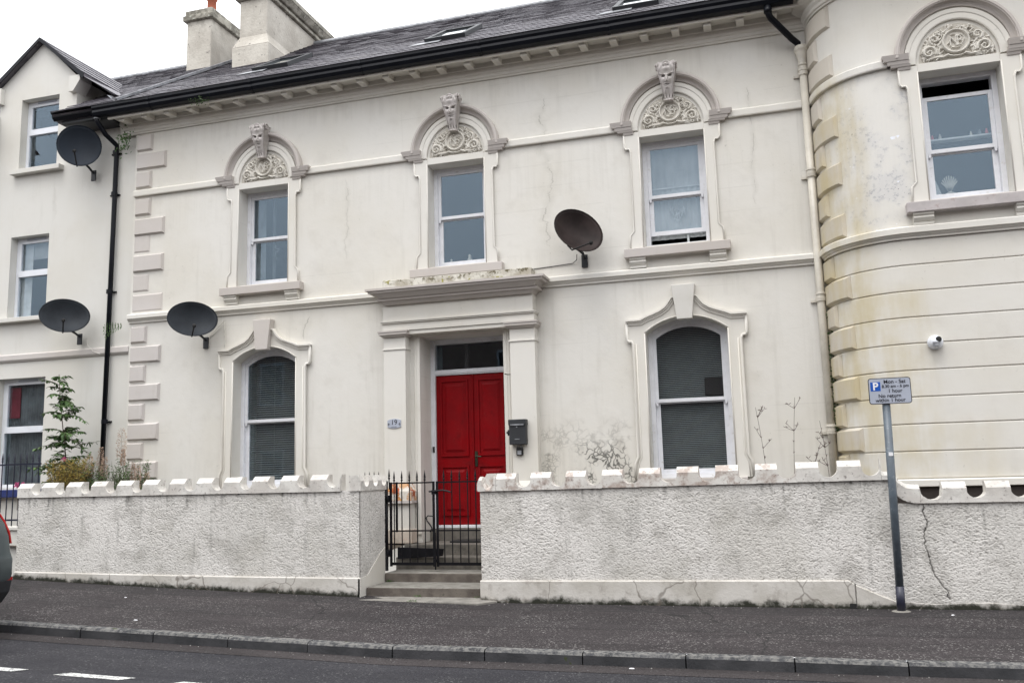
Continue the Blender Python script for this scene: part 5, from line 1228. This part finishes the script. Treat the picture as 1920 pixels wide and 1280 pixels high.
# ------------------------------------------------------------------ left railing on its dwarf wall
W4 = thing('dwarf_wall', (-12.5, 11.2, .3), 'low cream wall under the dark railing at the far left', 'wall')
build(MB().box(-18, -10.95, 11.08, 11.40, 0, .93), 'core', 'left', W4); build(MB().box(-18, -10.93, 11.05, 11.43, .93, .98), 'coping', 'trim', W4, bevel=.006)
R1 = thing('front_railing', (-12, 11.25, .98), 'dark blue iron railing with spiked bars at the far left', 'railing')
src = None
for i in range(42):
    x = -10.98-.118*i
    if src is None: mb = MB().tube([(x, 11.25, .97), (x, 11.25, 1.97)], .009, 6); finial(mb, x, 11.25, 1.98); src = build(mb, 'bar', 'railiron', R1); b0 = x
    else: dup(src, dx=x-b0)
build(MB().box(-16, -10.94, 11.238, 11.262, 1.91, 1.935), 'rail', 'railiron', R1); build(MB().box(-16, -10.94, 11.238, 11.262, 1.06, 1.085), 'rail', 'railiron', R1)
bn = thing('garden_bench', (-10.5, 12.0, .5), 'black iron garden bench behind the far left railing', 'bench')
for y in (11.75,):
    build(MB().tube([(-11.16, y, .55), (-11.17, y, .95), (-11.13, y, 1.15), (-11.04, y, 1.32), (-10.85, y, 1.36)], .022, 8), 'bench_end', 'iron', bn)
for k_ in range(5): build(MB().box(-11.15, -9.9, 11.7+.09*k_, 11.76+.09*k_, .95, .975), 'seat_slat', 'iron', bn)
for k_ in range(4): build(MB().box(-11.10, -9.9, 12.14, 12.16, 1.0+.1*k_, 1.05+.1*k_), 'back_slat', 'iron', bn)

# ------------------------------------------------------------------ satellite dishes
def dish(x, y, z, a, b, mat, rotz, tilt, roll_, arm, label, cable=None):
    t = thing('satellite_dish', (x, y, z), label, 'satellite dish', 'satellite dishes on the house fronts')
    R_ = Matrix.Rotation(rotz, 3, 'Z') @ Matrix.Rotation(tilt, 3, 'X') @ Matrix.Rotation(roll_, 3, 'Y')
    def X(p): q_ = R_ @ Vector(p); return (x+q_.x, y+q_.y, z+q_.z)
    nr, na = 9, 40; v = []; f = []
    for side in (0, 1):
        for i in range(nr+1):
            r = i/nr
            for j in range(na): an = 2*math.pi*j/na; v.append(X((a*r*math.cos(an), -.16*r*r*max(a, b)/.45+(.012 if side else 0), b*r*math.sin(an))))
    m = (nr+1)*na
    for side in (0, 1):
        for i in range(nr):
            for j in range(na): p = side*m+i*na+j; q_ = side*m+i*na+(j+1) % na; f.append((p, q_, q_+na, p+na))
    for j in range(na): p = nr*na+j; q_ = nr*na+(j+1) % na; f.append((p, q_, m+q_, m+p))
    build(MB().add(v, f), 'reflector', mat, t, smooth=True)
    rim = [X((a*math.cos(2*math.pi*j/na), -.16*max(a, b)/.45, b*math.sin(2*math.pi*j/na))) for j in range(na+1)]
    build(MB().tube(rim, .007, 6), 'rim', mat, t, smooth=True)
    ax, az = arm
    tip = X((ax, -.38, az)); base = X((ax*.35, -.08, -b*.97))
    build(MB().tube([X((0, .02, -b*.7)), base, tip], .011, 8), 'feed_arm', 'rubber', t)
    d_ = (Vector(tip)-Vector(base)).normalized()
    build(MB().tube([tip, tuple(Vector(tip)+Vector(X((0, .09, .05)))-Vector(X((0, 0, 0))))], .028, 12), 'feed_horn', 'rubber', t, smooth=True)
    wy = 12.6
    sx_ = x+.05; mb = MB().tube([X((0, .03, -b*.1)), X((0, .12, -b*.3)), (sx_, wy-.12, z-b*.75), (sx_, wy-.02, z-b*.9)], .02, 8); mb.box(sx_-.045, sx_+.045, wy-.025, wy+.0, z-b*.9-.14, z-b*.9+.05); mb.add(*[[X(p) for p in [(-.06, .018, -.12), (.06, .015, -.12), (.06, .06, -.12), (-.06, .06, -.12), (-.06, .015, .06), (.06, .015, .06), (.06, .06, .06), (-.06, .06, .06)]], [(3, 2, 1, 0), (4, 5, 6, 7), (0, 1, 5, 4), (1, 2, 6, 5), (2, 3, 7, 6), (3, 0, 4, 7)]])
    build(mb, 'wall_bracket', 'card', t)
    if cable: build(MB().tube(cable, .006, 5), 'cable', 'card' if mat == 'dish3' else 'trim', t)
    return t
yd = 12.28
dish(-11.44, yd, 7.43, .355, .39, 'dish1', rad(40), rad(-8), 0, (-.06, -.24), 'round slate blue satellite dish below the dormer, highest of the four')
dish(-11.59, yd, 4.41, .39, .305, 'dish2', rad(42), rad(-14), rad(3), (.0, -.20), 'wide grey satellite dish low on the neighbouring house, left of the black downpipe', [(-11.4, 12.58, 4.1), (-11.38, 12.6, 3.98), (-11.25, 12.59, 3.86), (-11.08, 12.57, 3.80)])
dish(-9.03, yd, 4.165, .385, .295, 'dish2', rad(38), rad(-12), rad(3), (.03, -.22), 'wide grey satellite dish on the storey band beside the lower quoins', [(-8.92, 12.59, 3.95), (-8.62, 12.57, 4.2), (-8.60, 12.585, 3.75)])
dish(-2.585, yd, 4.965, .375, .315, 'dish3', rad(30), rad(-14), rad(38), (.26, -.22), 'brown satellite dish tilted on its side between porch and right windows', [(-2.64, 12.55, 4.74), (-2.65, 12.57, 4.66), (-2.72, 12.59, 4.62), (-3.1, 12.593, 4.60), (-3.6, 12.59, 4.575)])

# ------------------------------------------------------------------ fittings by the door
def text(s_, size, loc, mat, parent, bold=0., align='CENTER', rx=90, ext=.0008, name='lettering', sx=1.):
    cu = bpy.data.curves.new(name, 'FONT'); cu.body = s_; cu.size = size; cu.align_x = align; cu.align_y = 'CENTER'; cu.extrude = ext; cu.offset = bold; cu.materials.append(M[mat])
    tmp = link(bpy.data.objects.new('tmp', cu)); bpy.context.view_layer.update(); me = bpy.data.meshes.new_from_object(tmp.evaluated_get(bpy.context.evaluated_depsgraph_get())); bpy.data.objects.remove(tmp)
    o = link(bpy.data.objects.new(name, me)); o.parent = parent; o.location = Vector(loc)-OFF[parent]; o.rotation_euler = (rad(rx), 0, 0); o.scale = (sx, 1, 1); return o
NP = thing('house_number', (-5.52, 12.42, 2.37), 'small pale house number plate reading 19 on the left pilaster', 'number plate')
pl = [(-5.63, 2.315), (-5.63, 2.42)]+[(-5.63+.22*i/10, 2.42+.022*math.sin(math.pi*i/10)) for i in range(1, 10)]+[(-5.41, 2.42), (-5.41, 2.315)]+[(-5.41-.22*i/10, 2.315-.018*math.sin(math.pi*i/10)) for i in range(1, 10)]
build(MB().plate(pl, 12.408, 12.4195), 'plate', 'signback', NP, bevel=.003)
text('19', .105, (-5.52, 12.4065, 2.385), 'signink', NP)
for s_ in (-1, 1): build(MB().tube([(-5.52+s_*.075, 12.406, 2.36), (-5.52+s_*.095, 12.406, 2.375), (-5.52+s_*.10, 12.406, 2.35), (-5.52+s_*.085, 12.406, 2.345)], .004, 5), 'scroll', 'signink', NP)
build(MB().box(-5.565, -5.475, 12.4062, 12.408, 2.318, 2.323), 'underline', 'signink', NP)
MBX = thing('mailbox', (-3.56, 12.38, 2.15), 'black wall mailbox on the right pilaster beside the door', 'mailbox')
build(MB().box(-3.685, -3.435, 12.31, 12.418, 1.985, 2.33), 'body', 'card', MBX, bevel=.008); build(MB().box(-3.692, -3.428, 12.297, 12.418, 2.265, 2.345), 'lid', 'card', MBX, bevel=.008)
build(MB().box(-3.66, -3.46, 12.292, 12.297, 2.258, 2.278), 'letter_slot', 'lead', MBX); build(MB().lathe((-3.565, 12.302, 2.235), [(.010, 0), (.010, .008)], 10, 'y'), 'keyhole', 'lead', MBX)
build(MB().box(-3.60, -3.53, 12.304, 12.31, 2.055, 2.068), 'emblem', 'lead', MBX); build(MB().box(-3.72, -3.69, 12.36, 12.40, 2.12, 2.20).lathe((-3.715, 12.35, 2.16), [(.018, -.015), (.018, .015)], 8, 'y'), 'side_hook', 'card', MBX)
KS = thing('key_safe', (-3.555, 12.39, 1.89), 'small black key safe with grey face under the mailbox', 'key safe')
build(MB().box(-3.605, -3.505, 12.375, 12.418, 1.83, 1.945), 'body', 'rubber', KS, bevel=.012); build(MB().box(-3.585, -3.525, 12.366, 12.375, 1.84, 1.90), 'dial_face', 'lead', KS, bevel=.006)
build(MB().tube([(-3.585, 12.39, 1.945), (-3.58, 12.39, 1.985), (-3.53, 12.39, 1.985), (-3.525, 12.39, 1.945)], .007, 6), 'shackle', 'lead', KS)
HK = thing('wall_hook', (-3.70, 12.5, 2.98), 'tiny brass hook on the inner side of the right pilaster', 'hook')
build(MB().tube([(-3.67, 12.5, 3.02), (-3.74, 12.5, 3.02), (-3.78, 12.48, 3.03)], .008, 6), 'hook', 'brass', HK)
CT = thing('security_camera', (1.90, YB, 3.0), 'round white security camera on the banded bow wall', 'camera')
build(MB().lathe((1.905, YB, 3.0), [(.085, 0), (.088, -.03), (.07, -.045), (.001, -.046)], 24, 'y'), 'mount', 'cctv', CT, smooth=False)
v = []; mb = MB(); mb.lathe((1.905, YB-.045, 2.995), [(.075, 0), (.074, -.03), (.060, -.06), (.036, -.08), (.001, -.086)], 24, 'y'); build(mb, 'housing', 'cctv', CT, smooth=True)
build(MB().lathe((1.93, YB-.105, 3.025), [(.034, .03), (.034, -.02), (.028, -.024), (.001, -.026)], 16, 'y'), 'lens', 'rubber', CT)
for k_ in range(3): build(MB().box(1.86, 1.945-.012*k_, YB-.135+.01*k_, YB-.09, 2.985-.022*k_, 2.993-.022*k_), 'grille_fin', 'lead', CT)

# ------------------------------------------------------------------ parking sign
YS = 10.68
PS = thing('parking_sign', (1.17, YS, 0), 'grey metal post with a rectangular parking plate in front of the wall', 'sign')
P0 = Vector((1.165, YS, -.01)); P1 = Vector((1.195, YS, 2.27))
build(MB().tube([tuple(P0+(P1-P0)*.12), tuple(P1)], .0425, 18), 'pole', 'galv', PS, smooth=True)
build(MB().tube([tuple(P0), tuple(P0+(P1-P0)*.12)], .045, 18), 'pole_base', 'galvd', PS, smooth=True)
build(MB().lathe((1.165, YS, gz(1.1)), [(.10, 0), (.075, .008), (.05, .01)], 14), 'footing', 'slab', PS)
build(MB().box(1.17, 1.215, YS-.045, YS-.04, 1.66, 1.70), 'sticker', 'signwhite', PS)
ys = YS-.05; cx, cz, hw, hh = 1.238, 2.375, .212, .137
def rr(cx, cz, hw, hh, r, n=5):
    o = []
    for sx, sz, a in ((1, 1, 0), (-1, 1, 90), (-1, -1, 180), (1, -1, 270)):
        for i in range(n+1): t = rad(a+90*i/n); o.append((cx+sx*(hw-r)+r*math.cos(t), cz+sz*(hh-r)+r*math.sin(t)))
    return o
pb = build(MB().plate(rr(cx, cz, hw+.008, hh+.008, .03), ys, ys+.006), 'plate_border', 'signink', PS)
pf = build(MB().plate(rr(cx, cz, hw, hh, .024), ys-.002, ys-.0004), 'plate_face', 'signback', PS)
build(MB().plate(rr(cx-.145, cz+.052, .052, .050, .002), ys-.0035, ys-.0022), 'blue_panel', 'signblue', PS)
text('P', .115, (cx-.145, ys-.0045, cz+.050), 'signwhite', PS, bold=.003)
for s_, x, z, w in (('Mon - Sat', .055, .100, .058), ('8.30 am - 6 pm', .060, .050, .0455), ('1 hour', .055, -.002, .054), ('No return', -.005, -.056, .056), ('within 1 hour', -.0, -.104, .056)):
    text(s_, w, (cx+x, ys-.0035, cz+z), 'signink', PS, bold=.0008, sx=1.0)
for z in (-.09, .06): build(MB().box(cx-.10, cx+.03, ys+.006, YS, cz+z, cz+z+.03), 'clip', 'galv', PS)

# ------------------------------------------------------------------ parked car (rear end at the left edge)
CAR = thing('parked_car', (-10.2, 7.0, gz(-10.2)-.1), 'grey estate car parked at the kerb, only its rear corner in the picture', 'car')
prof = [(-7.99, .56), (-7.96, .66), (-7.96, .82), (-8.00, .90), (-8.03, 1.06), (-8.10, 1.20), (-8.22, 1.34), (-8.52, 1.68), (-8.75, 1.76), (-9.6, 1.82), (-10.6, 1.79), (-11.1, 1.66), (-11.7, 1.30), (-12.5, 1.16), (-12.8, .98), (-12.88, .75), (-12.80, .56), (-12.4, .48), (-8.3, .46)]
def carsec(y, dz_b, pull, top):
    o = []
    for x, z in prof:
        xc = -10.4; k_ = (x-xc); x2 = xc+k_*(1-pull); z2 = z if z < 1.18 else 1.18+(z-1.18)*top
        o.append((x2, y, z2+dz_b))
    return o
yc = 6.98; secs = [carsec(yc-.93, 0, .02, .80), carsec(yc-.90, 0, .008, .93), carsec(yc-.78, 0, .006, .975), carsec(yc-.4, 0, -.004, 1.), carsec(yc+.4, 0, -.004, 1.), carsec(yc+.78, 0, .006, .975), carsec(yc+.90, 0, .008, .93), carsec(yc+.93, 0, .02, .80)]
b = build(MB().loft(secs), 'body', 'carp', CAR, smooth=True); sm = b.modifiers.new('bevel', 'BEVEL'); sm.width = .02; sm.segments = 3; sm.limit_method = 'ANGLE'; sm.angle_limit = rad(20)
lowp = [(-7.975, .60), (-8.0, .48), (-8.10, .36), (-8.3, .32), (-8.5, .32), (-8.5, .62)]
def ls(y, pull): return [(-10.4+(x+10.4)*(1-pull)+.012, y, z) for x, z in lowp]
build(MB().loft([ls(yc-.935, .022), ls(yc-.905, .008), ls(yc, -.006), ls(yc+.905, .008), ls(yc+.935, .022)]), 'bumper', 'card', CAR)
for s_ in (-1, 1):
    y0, y1 = sorted((yc+s_*.925, yc+s_*.944))
    build(MB().loft([[(-8.045, y, .98), (-8.075, y, 1.10), (-8.15, y, 1.22), (-8.33, y, 1.42), (-8.40, y, 1.42), (-8.22, y, 1.22), (-8.14, y, .98)] for y in ((y0, y1-.02, y1) if s_ > 0 else (y0, y0+.02, y1))]), 'tail_light', 'lamp', CAR, bevel=.01)
    y0, y1 = sorted((yc+s_*.72, yc+s_*.93)); build(MB().box(-8.12, -7.995, y0, y1, .59, .63), 'reflector', 'lamp', CAR, bevel=.006)
    for xw in (-8.95, -11.9):
        build(MB().lathe((xw, yc+s_*.83, .33+gz(xw)-.1), [(.2, -.11), (.33, -.11), (.345, -.07), (.345, .07), (.33, .11), (.2, .11)], 28, 'y'), 'wheel', 'rubber', CAR, smooth=False)
build(MB().loft([[(-8.285, y, 1.40), (-8.50, y, 1.66), (-8.54, y, 1.66), (-8.33, y, 1.40)] for y in (yc-.62, yc+.62)]), 'rear_window', 'carglass', CAR)

# ------------------------------------------------------------------ plants
def leaf_mesh(items, name, mat, parent):
    """items: (pos, dir, normal, length, width, rnd): six-vertex bent leaves"""
    V = []; F = []; R = []
    for p, d, n, L, w, r in items:
        d = Vector(d).normalized(); s_ = d.cross(Vector(n)).normalized(); n2 = s_.cross(d); p = Vector(p); i = len(V)
        V += [tuple(p), tuple(p+d*L*.4+s_*w*.5+n2*L*.06), tuple(p+d*L*.4-s_*w*.5+n2*L*.06), tuple(p+d*L*.42), tuple(p+d*L*.75+s_*w*.3), tuple(p+d*L*.75-s_*w*.3), tuple(p+d*L-n2*L*.1)]
        F += [(i, i+1, i+3), (i, i+3, i+2), (i+1, i+4, i+6, i+3), (i+3, i+6, i+5, i+2)]; R += [r]*7
    mb = MB(); mb.v = V; mb.f = F
    off = OFF[parent]; me = bpy.data.meshes.new(name); me.from_pydata([(a-off.x, b-off.y, c-off.z) for a, b, c in V], [], F)
    at = me.attributes.new('leafrnd', 'FLOAT', 'POINT'); at.data.foreach_set('value', np.array(R, dtype=np.float32)); me.materials.append(M[mat])
    o = link(bpy.data.objects.new(name, me)); o.parent = parent; OFF[o] = off; o['kind'] = 'stuff'; return o
RU = random.uniform
S1 = thing('shrub', (-11.35, 12.05, .55), 'tall leggy dark green shrub in front of the neighbouring house', 'shrub')
stem = MB(); items = []
main = [Vector((-11.22+.10*math.sin(z*1.3)-.05*(z-1), 12.05, z)) for z in np.linspace(.55, 3.42, 14)]
stem.tube([tuple(p) for p in main], .014, 6, r1=.004)
for k_ in range(78):
    t = RU(.12, .99); p = main[int(t*13)]; zz = .55+t*2.87; p = Vector((p.x, p.y, zz)); an = RU(0, 6.28); ln = (.16+.56*(1-t)**.8)*RU(.35, 1.25)
    dr_ = RU(.1, .6); d = Vector((math.cos(an)*1.0, math.sin(an)*.6, RU(.05, .65))); pts = [p+d*ln*s-Vector((0, 0, 1))*ln*dr_*s*s for s in np.linspace(0, 1, 7)]
    stem.tube([tuple(q) for q in pts], .004, 4, r1=.002)
    for i in range(1, 7):
        for sd_ in (-1, 1):
            for rep in range(2):
                q = pts[i]+Vector((RU(-.01, .01), RU(-.01, .01), 0)); dd = (pts[i]-pts[i-1]).normalized(); side = dd.cross(Vector((0, 0, 1))).normalized()
                items.append((q, side*sd_*RU(.5, 1)+dd*RU(.2, .8)+Vector((0, 0, RU(-.75, -.05))), (RU(-.3, .3), RU(-.3, .3), 1), RU(.065, .11), RU(.034, .054), RU(0, 1)))
for k_ in range(30):                                                       # denser foot
    p = Vector((-11.28+RU(-.15, .15), 12.05+RU(-.1, .1), RU(1.1, 2.4))); d = Vector((RU(-1, 1), RU(-.6, .6), RU(.1, .7))); ln = RU(.3, .6)
    pts = [p+d*ln*s-Vector((0, 0, .2*s*s)) for s in np.linspace(0, 1, 7)]; stem.tube([tuple(q) for q in pts], .004, 4)
    for q in pts[1:]:
        for _ in range(4): items.append((q, (RU(-1, 1), RU(-1, 1), RU(-.6, .3)), (RU(-.3, .3), RU(-.3, .3), 1), RU(.07, .11), RU(.034, .05), RU(0, 1)))
build(stem, 'stem', 'stem', S1); leaf_mesh(items, 'foliage', 'leaf', S1)
def flower(parent_loc, label, x, y, z, r):
    t = thing('flower', (x, y, z), label, 'flower', 'pink flowers at the left'); it = []
    for k_ in range(26): a = RU(0, 6.28); it.append(((x+RU(-.4, .4)*r, y+RU(-.3, .3)*r, z+RU(-.3, .3)*r), (math.cos(a), RU(-.8, .2), math.sin(a)), (0, -1, .2), r*RU(.5, .9), r*RU(.35, .6), RU(0, 1)))
    leaf_mesh(it, 'petals', 'pink', t); build(MB().tube([(x, y+.01, z-.4), (x, y+.01, z)], .005, 5), 'stalk', 'stem', t)
flower(None, 'pink flower in front of the dark shrub', -11.05, 11.85, 2.0, .06)
flower(None, 'pink flower behind the far left railing', -11.72, 11.6, 1.61, .065); flower(None, 'smaller pink flower near the railing end', -11.55, 11.55, 1.63, .045)
def tuft(t, x0, x1, y, z0, z1, n, mat, spread=.25, leafl=(.03, .06), per=16, name='foliage'):
    it = []; st = MB()
    for k_ in range(n):
        x = RU(x0, x1); zt_ = z0+(z1-z0)*RU(.55, 1.); lean = RU(-spread, spread); yy = y+RU(-.16, .16)
        pts = [Vector((x+lean*s*s, yy+RU(-.02, .02), z0+(zt_-z0)*s)) for s in np.linspace(0, 1, 6)]; st.tube([tuple(p) for p in pts], .0028, 3, r1=.0015)
        for _ in range(per):
            s = RU(.25, 1); i = min(4, int(s*5)); p = pts[i].lerp(pts[i+1], s*5-i)
            it.append((p, (RU(-1, 1), RU(-.8, .8), RU(-.1, 1)), (RU(-1, 1), -1, RU(0, 1)), RU(*leafl), RU(.006, .014), RU(0, 1)))
    build(st, 'stems', 'stem', t, kind='stuff'); leaf_mesh(it, name, mat, t)
G1 = thing('garden_plant', (-10.5, 11.5, .55), 'golden feathery plant over the left end of the wall coping', 'plant'); tuft(G1, -10.80, -10.3, 11.45, 1.15, 1.98, 300, 'gold', .22, (.03, .07), 26)
G2 = thing('garden_plant', (-9.9, 11.5, .55), 'green bushy plant between the golden one and the quoins', 'plant'); tuft(G2, -10.55, -9.25, 11.55, 1.1, 1.95, 260, 'green', .18, (.03, .06), 20)
def plumes(label, spots):
    t = thing('plume_plant', (spots[0][0], spots[0][1], .55), label, 'plant', 'plants with buff plumes'); st = MB(); it = []; gr_ = []
    for (x, y, z, h, w) in spots:
        x0 = x+RU(-.1, .1); pts = [Vector((x0+(x-x0)*s, y, .8+(z-.8)*s)) for s in np.linspace(0, 1, 8)]; st.tube([tuple(p) for p in pts], .005, 4, r1=.002)
        for _ in range(330):
            s = random.random()**.8; zz = z-h*s; ww = w*(.15+.85*s*(1.25-s)) ; a = RU(0, 6.28); rr_ = ww*math.sqrt(random.random()); it.append(((x+rr_*math.cos(a), y+rr_*math.sin(a), zz), (math.cos(a), math.sin(a), RU(.2, 1)), (RU(-1, 1), -1, 0), RU(.015, .032), RU(.006, .011), RU(0, 1)))
        for _ in range(46):
            s = RU(.1, .9); p = pts[0].lerp(pts[-1], s*.78+.05); gr_.append((p, (RU(-1, 1), RU(-1, 1), RU(-.2, .8)), (RU(-1, 1), RU(-1, 1), 1), RU(.04, .09), RU(.012, .025), RU(0, 1)))
    build(st, 'stems', 'stem', t); leaf_mesh(it, 'plumes', 'plume', t); leaf_mesh(gr_, 'foliage', 'green', t)
plumes('tallest buff plume standing in front of the quoins', [(-9.63, 11.45, 2.42, .45, .15), (-9.55, 11.4, 2.1, .25, .06)])
plumes('pair of buff plumes left of the tallest one', [(-10.05, 11.5, 2.15, .42, .10), (-9.93, 11.45, 2.0, .35, .11), (-10.25, 11.5, 2.05, .38, .13)])
plumes('short rusty plumes at the right end of the planting', [(-9.27, 11.4, 1.85, .4, .08), (-9.15, 11.45, 1.75, .3, .07), (-9.4, 11.45, 1.9, .3, .05)])
F1 = thing('fern', (-10.62, 12.5, 4.2), 'small fern rooted in the wall joint beside the storey band', 'fern'); it = []
for k_ in range(6):
    a = RU(150, 215); pts = [Vector((-10.56+.3*s*math.cos(rad(a)), 12.52-.12*s, 4.24+.24*s*math.sin(rad(a))+.04*s-.10*s*s)) for s in np.linspace(0, 1, 8)]
    for q in pts[1:]:
        for sg in (-1, 1): it.append((q, (RU(-.5, 0), -.4, sg*.9), (0, -1, 0), RU(.035, .06), .012, RU(0, 1)))
leaf_mesh(it, 'fronds', 'leaf', F1)
F2 = thing('ivy_tuft', (-10.68, 12.5, 7.5), 'dark green tuft growing under the left end of the cornice', 'plant'); it = []
for k_ in range(110): it.append(((-10.66+random.gauss(0, .07), 12.5+RU(-.08, .05), 7.56+random.gauss(0, .11)), (RU(-1, 1), RU(-1, .2), RU(-1, .5)), (RU(-1, 1), -1, RU(-1, 1)), RU(.03, .07), RU(.02, .035), RU(0, .6)))
leaf_mesh(it, 'foliage', 'leaf', F2)
F3 = thing('gutter_weed', (-8.85, 12.1, 7.9), 'dark weed hanging from the gutter near its left end', 'plant'); it = []
for k_ in range(80): it.append(((-8.85+random.gauss(0, .08), 12.12+RU(-.08, .06), 7.88+random.gauss(0, .035)), (RU(-1, 1), RU(-1, .2), RU(-1, .3)), (RU(-1, 1), -1, RU(-1, 1)), RU(.02, .05), RU(.012, .02), RU(0, .6)))
leaf_mesh(it, 'foliage', 'moss', F3)
F4 = thing('ivy_strip', (.80, 12.45, 2.6), 'dark green growth in the joint between downpipe and rounded corner', 'plant'); it = []
for k_ in range(420): it.append(((.785+RU(-.03, .03), 12.53+RU(-.08, .03), RU(2.0, 3.6)), (RU(-1, 1), RU(-1, .2), RU(-1, 1)), (RU(-1, 1), -1, RU(-1, 1)), RU(.02, .045), RU(.015, .028), RU(0, .6)))
leaf_mesh(it, 'foliage', 'moss', F4)
def weed(label, x, zt_, lean, side):
    t = thing('dry_weed', (x, 11.6, .6), label, 'weed', 'dried weed stalks behind the right wall'); st = MB(); it = []
    pts = [Vector((x+lean*s*s, 11.6, .9+(zt_-.9)*s)) for s in np.linspace(0, 1, 12)]; st.tube([tuple(p) for p in pts], .0032, 4, r1=.0022)
    for k_ in range(5):
        i = random.randint(6, 10); p = pts[i]; d = Vector((random.choice((-1, 1))*RU(.05, .12), RU(-.03, .03), RU(.05, .14))); st.tube([tuple(p), tuple(p+d)], .003, 4, r1=.002)
        for _ in range(3): it.append((p+d*RU(.6, 1), (RU(-1, 1), 0, RU(0, 1)), (0, -1, 0), RU(.03, .05), .008, RU(0, .4)))
    for _ in range(14): s = RU(.55, 1); i = min(10, int(s*11)); it.append((pts[i], (RU(-.5, .5), -.2, 1), (0, -1, 0), RU(.02, .045), .006, RU(0, .4)))
    build(st, 'stalk', 'drystem', t); leaf_mesh(it, 'seed_heads', 'weedm', t)
M['weedm'] = foliage_mat('dry_seed_heads', (.10, .07, .06), (.15, .11, .09), (.08, .05, .05))
weed('dried stalk closest to the arched window with the fine slat blind', -.13, 2.32, -.10, 0); weed('tallest dried stalk, midway between that window and the downpipe', .17, 2.42, .08, 0)
weed('dried stalk leaning right, just left of the downpipe', .32, 1.86, .20, 0); weed('reddish dried stalk against the foot of the downpipe', .60, 2.12, -.08, 0)
mb = MB(); it = []
W5 = thing('step_weeds', (-4.5, 10.9, .03), 'sprigs of green weed in the joints of the front steps', 'weed')
for (x, y, z, n) in ((-4.55, 10.97, .045, 16), (-5.22, 11.55, .155, 20), (-4.5, 10.60, .04, 14), (-3.75, 10.98, .04, 8), (-9.6, 8.3, gz(-9.6), 6)):
    for _ in range(n): it.append(((x+random.gauss(0, .03), y-RU(0, .02), z), (RU(-1, 1), RU(-1, 0), RU(.2, 1)), (RU(-1, 1), -1, 1), RU(.02, .045), RU(.008, .014), RU(0, 1)))
leaf_mesh(it, 'foliage', 'green', W5)
# ------------------------------------------------------------------ the other side of the street (behind the camera, mirrored in the windows)
strip('pavement', [-6.0, -1.2, -1.1], 'pave', [.0, .0, -.11])
OP = thing('opposite_terrace', (0, -6, 0), 'dark brick terrace across the street, mirrored in the ground floor windows', 'house')
mb = MB().box(-34, 30, -14, -6.0, -.2, 7.4); mb.loft([[(x, -5.8, 7.35), (x, -10, 9.9), (x, -14.2, 7.35)] for x in (-34, 30)]); build(mb, 'wall', simple('dark_brick_terrace', (.11, .075, .06), .9, scale=1.2), OP)
for i in range(12):
    for z in (1.0, 4.5):
        o_ = MB(); ring(o_, [(-30+5*i, z), (-30+5*i, z+1.7), (-28.9+5*i, z+1.7), (-28.9+5*i, z)], .07, -6.04, -5.98); w_ = build(o_, 'window', 'lead', OP); build(MB().box(-29.93+5*i, -28.97+5*i, -6.02, -5.995, z+.07, z+1.63), 'pane', 'carglass', w_)
print('objects', len(bpy.data.objects), 'tris', sum(len(m_.loops) for m_ in bpy.data.meshes))
